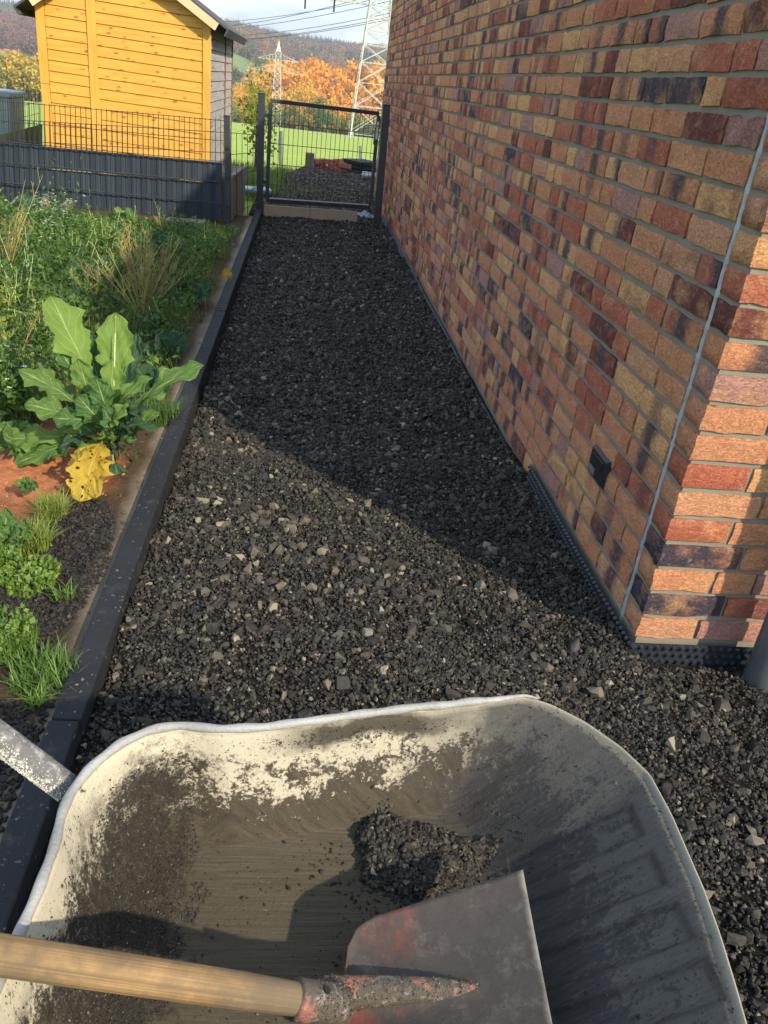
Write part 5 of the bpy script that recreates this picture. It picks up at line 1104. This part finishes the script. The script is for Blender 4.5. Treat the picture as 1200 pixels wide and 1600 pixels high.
# fallen ochre leaves
for (x_, y_, lab, s_) in ((345, 432, 'ochre fallen leaf on the sandy strip beside the kerb', .05), (140, 610, 'orange brown fallen leaf left of the big plant', .06), (143, 560, 'yellow round leaf in the shade behind the big plant', .04)):
    c = Vector(atz(x_, y_, .02)); o = link('fallen_leaf', leaf_mesh('fallen_leaf', c, c+Vector((s_*1.6, s_*.5, .03)), s_*.7, .1, .3, seed=int(x_), petiole=.1), None, M['yellow']); tag(o, lab, 'leaf')

# ------------------------------------------------------------------ landscape: pylons and lines
def pylon(bx, by, dist, top_px, w0, w1, arms, lab, nseg, thick):
    zb_ = float(ter(np.array([0.]), np.array([dist]))[0]); base = Vector(aty(bx, by, dist)); zb_ = min(base.z, zb_+6)
    top = Vector(aty(*top_px, dist)); cx_ = base.x; e = empty('power_pylon', (cx_, dist, base.z-3), lab, 'pylon', 'lattice power pylons'); z0 = base.z-4; H = top.z-z0
    def wd(z): f = (z-z0)/H; return w0+(w1-w0)*min(1, f*1.0)
    lx = (top.x-base.x)/H*.0
    cor = lambda z, i: Vector((cx_+(-1, 1, 1, -1)[i]*wd(z)/2, dist+(-1, -1, 1, 1)[i]*wd(z)/2, z))
    for i in range(4):
        mb = MB(); mb.beam(cor(z0, i), cor(top.z, i), thick*1.7, thick*1.7); mb.obj('leg', M['pylon'], e)
    mb = MB(); zs = [z0]; s = 1.
    for k in range(nseg): zs.append(zs[-1]+wd(zs[-1])*1.0+.3)
    sc_ = (top.z-z0)/(zs[-1]-z0); zs = [z0+(z-z0)*sc_ for z in zs]
    for a, b in zip(zs[:-1], zs[1:]):
        for i in range(4):
            j = (i+1) % 4; mb.beam(cor(a, i), cor(b, j), thick, thick); mb.beam(cor(a, j), cor(b, i), thick, thick); mb.beam(cor(a, i), cor(a, j), thick*.8, thick*.8)
    mb.obj('lattice', M['pylon'], e); ends = []
    for (apx, half, rise) in arms:
        az_ = aty(top_px[0], apx, dist)[2]; w = wd(az_)
        for s in (-1, 1):
            mb = MB(); tip = Vector((cx_+s*half, dist, az_-.1)); roots = [Vector((cx_+s*w/2, dist+t*w/2, az_+u)) for t in (-1, 1) for u in (0, rise)]
            for r_ in roots: mb.beam(r_, tip, thick, thick)
            for k in range(1, 6):
                q = [r_.lerp(tip, k/6) for r_ in roots]; mb.beam(q[0], q[1], thick*.7, thick*.7); mb.beam(q[0], roots[2].lerp(tip, (k-1)/6), thick*.7, thick*.7); mb.beam(q[2], q[3], thick*.7, thick*.7); mb.beam(q[1], roots[3].lerp(tip, (k-1)/6), thick*.7, thick*.7)
            arm = mb.obj('crossarm', M['pylon'], e)
            for f in (1, .55):
                q = roots[0].lerp(tip, f); mb = MB(); mb.tube([q, q-Vector((0, 0, half*.14))], half*.012, 6); mb.obj('insulator', M['black'], arm); ends.append(q-Vector((0, 0, half*.14)))
    mb = MB(); mb.add([cor(top.z, i) for i in range(4)]+[Vector((cx_, dist, top.z+w1*2.2))], [(0, 1, 4), (1, 2, 4), (2, 3, 4), (3, 0, 4)]); mb.obj('peak', M['pylon'], e)
    return ends
E1 = pylon(430.5, 196, 330, (431, 80), 3.9, 1.7, [(93, 7.2, 1.8), (112, 9.6, 2.2)], 'smaller distant lattice pylon with two crossarms above the gate', 13, .13)
E2 = pylon(575, 214, 135, (585, -75), 6.2, 2.0, [(8, 10.5, 1.9), (-45, 8, 1.6)], 'tall lattice pylon cut by the top edge beside the brick wall', 12, .095)
M['wire'] = m_plain('cable', (.11, .12, .14), .6)
lines = [((340, 13), (608, -6)), ((330, 28), (608, 2)), ((370, 32), (612, 20)), ((372, 38), (612, 26)), ((368, 36), (612, 30)), ((372, 21), (560, -1))]
labs = ['topmost power line over the shed roof', 'second power line from the top running behind the shed roof', 'power line reaching the lower crossarm of the tall pylon', 'lowest power line under the crossarm of the tall pylon', 'faint power line in the middle of the lower bundle', 'thin earth wire between the upper power lines']
for (a, b), lab in zip(lines, labs):
    A_ = Vector(aty(a[0]-160, a[1]+16, 230)); B_ = Vector(aty(b[0], b[1], 135)); pts = [A_.lerp(B_, k/16)-Vector((0, 0, 2.0*4*(k/16)*(1-k/16))) for k in range(17)]
    mb = MB(); mb.tube(pts, .045, 5); tag(mb.obj('power_line', M['wire'], None), lab, 'power line', 'power lines from the tall pylon')

# ------------------------------------------------------------------ trees and woods
def crown_mesh(seed, kind='leaf', n=420):
    r = np.random.default_rng(seed)
    if kind == 'cone':
        z = r.random(n)**1.3; a = r.uniform(0, 6.28, n); rad = (1-z)*.30*(.55+.45*((z*14) % 1))*(.75+.3*r.random(n))+.01; pos = np.stack([rad*np.cos(a), rad*np.sin(a), z*1.5], 1)
        d = np.stack([np.cos(a), np.sin(a), -.35+0*a], 1); s = .10*(1.15-z)
    else:
        lob = r.normal(size=(9, 3))*np.array([.26, .26, .24])+np.array([0, 0, .72]); i = r.integers(0, 9, n); v = r.normal(size=(n, 3)); v /= np.linalg.norm(v, axis=1, keepdims=True)
        pos = lob[i]+v*r.uniform(.12, .27, (n, 1)); d = v+r.normal(size=(n, 3))*.5; s = r.uniform(.05, .10, n)
    dirs = d/np.linalg.norm(d, axis=1, keepdims=True); side = np.cross(dirs, r.normal(size=(n, 3))); side /= np.linalg.norm(side, axis=1, keepdims=True); s = np.broadcast_to(s, n)[:, None]
    V = np.stack([pos-dirs*s*.6, pos+side*s*.6, pos+dirs*s*.8, pos-side*s*.6], 1).reshape(-1, 3); Fq = (np.arange(n)*4)[:, None]+np.array([0, 1, 2, 3])
    if kind != 'cone':
        mb = MB(); mb.tube([(0, 0, -.2), (0, 0, .75)], [.035, .015], 5, cap=False); b = len(V); V = np.concatenate([V, np.array(mb.v)]); Fq = np.concatenate([Fq, np.array(mb.f)+b])
    return np_mesh('crown', V, Fq)
CR = [proto('crown', crown_mesh(s, n=480), M['aut']) for s in range(6)]
CM = [proto('crown', crown_mesh(s+20, n=300), M['rust']) for s in range(5)]
CF = [proto('crown', crown_mesh(s+50, 'cone', 380), M['ever']) for s in range(3)]
def wood(name, x, y, h, tint, lab, protos, sink=.0, wid=1.0):
    n = len(x); z = ter(x, y)-sink; S = np.stack([h*wid, h*wid, h], 1); R_ = np.stack([np.zeros(n), np.zeros(n), rng.uniform(0, 6.28, n)], 1)
    o = scatter(name, np.stack([x, y, z], 1), S, R_, rng.integers(0, len(protos), n), tint, protos); return tag(o, lab, 'woodland', kind='stuff')
def polar(n, a0, a1, r0, r1):
    a = np.radians(rng.uniform(a0, a1, n)); r = np.sqrt(rng.uniform(r0**2, r1**2, n)); return r*np.sin(a), r*np.cos(a), np.degrees(a), r
# the bright autumn wood below the meadow
x, y, az_, r = polar(1500, -6.6, 16, 342, 560)
tn = np.clip(.22+.9*fbm(x/22, y/22, 3, 51)+rng.normal(0, .13, len(x)), 0, 1); top = np.interp(az_, [-7, -4.4, -3.5, -2, 0, 2, 5, 16], [-1.9, -1.6, -1.1, -.35, .05, -.2, .3, .5])
zt = HC+r*np.tan(np.radians(top-.35+rng.normal(0, .16, len(x)))); h = np.clip(zt-ter(x, y), 7, 26)*np.clip(.55+(r-342)/120, .6, 1)/1.05
wood('autumn_wood', x, y, h, tn, 'dense orange and yellow autumn wood along the lower edge of the meadow', CR, 0, .85)
x, y, az_, r = polar(420, -6.6, 14, 330, 344); k = rng.random(420) < np.interp(az_, [-7, -4, 0, 14], [.5, .35, .8, 1]); 
wood('hedge_wood', x[k], y[k], rng.uniform(3, 6.5, k.sum()), np.clip(rng.normal(.22, .14, k.sum()), 0, 1), 'yellow green bushes edging the meadow in front of the autumn wood', CR, .3, 1)
# yellow green trees at the far left behind the shed
x, y, az_, r = polar(420, -26, -13.5, 332, 375); zt = HC+r*np.tan(np.radians(-1.15+rng.normal(0, .12, len(x)))); h = np.clip(zt-ter(x, y), 5, 20)/1.15
wood('yellow_wood', x, y, h, np.clip(rng.normal(.24, .06, len(x)), 0, 1), 'row of yellow green trees below the houses at the far left', CR, 0, 1.0)
# valley mixed trees
x, y, az_, r = polar(5200, -24, 14, 420, 800); d = fbm(x/70, y/70, 3, 61); field = (az_ < -2.2) & (az_ > -9) & (r > 500) & (r < 800)
k = (d > .5) & ~field & ~((az_ < -13) & (d < .56)); x, y, r, az_ = x[k], y[k], r[k], az_[k]
wood('valley_trees', x, y, rng.uniform(5, 10, len(x)), np.clip(rng.normal(.2, .22, len(x)), 0, 1), 'mixed green and rusty trees in the valley before the hills', CM, 0, 1)
x, y, az_, r = polar(60, -8, -2.5, 600, 760); wood('field_trees', x[:26], y[:26], rng.uniform(6, 10, 26), np.clip(rng.normal(.1, .1, 26), 0, 1), 'scattered dark trees on the green hillside field', CR, 0, 1.1)
# hillside forest
x, y, az_, r = polar(26000, -26, 16, 780, 2050); d = fbm(x/140, y/140, 3, 71); field = ((az_ < -2.8) & (az_ > -8) & (r < 1000)) | ((az_ < -12) & (r < 1150) & (d < .55)); k = ~field & (d > .22); x, y, r, az_ = x[k], y[k], r[k], az_[k]
d = fbm(x/120, y/160, 3, 81)+(r-1500)/2600; con = (d+rng.normal(0, .05, len(x)) > .53); tn = np.clip(.56+1.5*(fbm(x/60, y/60, 3, 91)-.47)*2+rng.normal(0, .12, len(x)), .15, 1)
wood('hill_forest', x[~con], y[~con], rng.uniform(13, 19, (~con).sum()), tn[~con], 'rust coloured broadleaf forest covering the far hillside', CM, 0, .95)
wood('conifer_forest', x[con], y[con], rng.uniform(13, 21, con.sum()), rng.random(con.sum()), 'dark conifers along the crest of the far hills', CF, 0, 1.1)
# houses in the valley
for (x_, y_, w_, lab) in ((1, 91, 8, 'white house with red roof at the far left above the yellow trees'), (17, 91, 8, 'second white gabled house right of its neighbour at the far left'), (376, 106, 5, 'small farmhouse on the green hillside behind the shed eave')):
    dist = 700.; c = Vector(aty(x_, y_, dist)); c.z = c.z if x_ < 100 else float(ter(np.array([c.x]), np.array([dist]))[0])+3.0; e = empty('house', (c.x, dist, c.z-3), lab, 'house'); mb = MB(); mb.box((c.x-w_/2, dist-4, c.z-16), (c.x+w_/2, dist+5, c.z+1.5)); mb.obj('wall', M['wall_white'], e)
    mb = MB(); a = c.x-w_/2-.4; b = c.x+w_/2+.4; z_ = c.z+1.5; m_ = dist+.5; mb.add([(a, dist-4.5, z_), (b, dist-4.5, z_), (b, dist+5.5, z_), (a, dist+5.5, z_), (a, m_, z_+4.2), (b, m_, z_+4.2)], [(0, 1, 5, 4), (2, 3, 4, 5), (1, 2, 5), (3, 0, 4), (3, 2, 1, 0)]); mb.obj('roof', M['tile'], e)
    for q in (-.28, .0, .28):
        mb = MB(); mb.box((c.x+q*w_-.5, dist-4.06, c.z-1.2), (c.x+q*w_+.5, dist-3.9, c.z+.2)); mb.obj('window', M['black'], e)
# a few single trees
def tree(px, pbase, dist, h, lab, mat, tlo, thi, n=2600, wid=.8):
    b = Vector(aty(px, pbase, dist)); e = empty('tree', b, lab, 'tree'); mb = MB(); mb.tube([b-Vector((0, 0, 1)), b+Vector((0, 0, h*.75))], [h*.03, h*.01], 8); mb.obj('trunk', M['bark'], e)
    lob = rng.normal(size=(14, 3))*np.array([.2*wid, .2*wid, .2])*h+np.array([b.x, b.y, b.z+h*.6]); i = rng.integers(0, 14, n); v = rng.normal(size=(n, 3)); v /= np.linalg.norm(v, axis=1, keepdims=True)
    lt = rng.uniform(tlo, thi, 14); pos = lob[i]+v*rng.uniform(.08, .2, (n, 1))*h
    cloud_obj('crown', [cloud(pos, v+rng.normal(size=(n, 3))*.6, rng.uniform(.03, .06, n)*h, rng.uniform(.012, .025, n)*h, np.clip(lt[i]+rng.normal(0, .08, n), 0, 1))], M[mat], e)
tree(503, 208, 330, 11, 'round dark green bush at the meadow edge behind the gate', 'weed', .2, .6)
tree(398, 192, 60, 2.2, 'small yellow green tree between the shed and the gate post', 'hedge', .3, 1, 1500, .7)
tree(399, 275, 15.5, 1.5, 'thin brownish shrub at the fence left of the gate', 'hedge', .1, .6, 500, .25)
# tall grass fringe at the meadow edge behind fences
n = 14000; x = np.concatenate([rng.uniform(-1.6, .25, 9000), rng.uniform(-5.2, -2.9, 5000)]); y = np.concatenate([rng.uniform(12.4, 16.2, 9000), rng.uniform(11.5, 15, 5000)])
q = np.stack([x, y, ter(x, y)+.0], 1); o = cloud_obj('tall_grass', [blades(q, rng.uniform(.04, .22, n), np.full(n, .005), rng.uniform(.1, .6, n), rng.uniform(.45, 1, n))], M['weed']); tag(o, 'pale tall grass along the edge of the meadow beyond the fences', 'grass', kind='stuff')

# ------------------------------------------------------------------ haze
mb = MB(); mb.box((-1900, -120, -60), (1600, 2700, 130)); me = mb.mesh('haze'); hm = bpy.data.materials.new('haze_air'); hm.use_nodes = True; t = hm.node_tree; t.nodes.clear()
o_ = t.nodes.new('ShaderNodeOutputMaterial'); v_ = t.nodes.new('ShaderNodeVolumePrincipled'); v_.inputs['Density'].default_value = .00030; v_.inputs['Color'].default_value = (.80, .87, 1, 1); v_.inputs['Anisotropy'].default_value = .2
t.links.new(v_.outputs[0], o_.inputs['Volume']); hzo = link('haze', me, None, hm); tag(hzo, 'thin pale autumn haze over the valley', 'haze', kind='stuff')
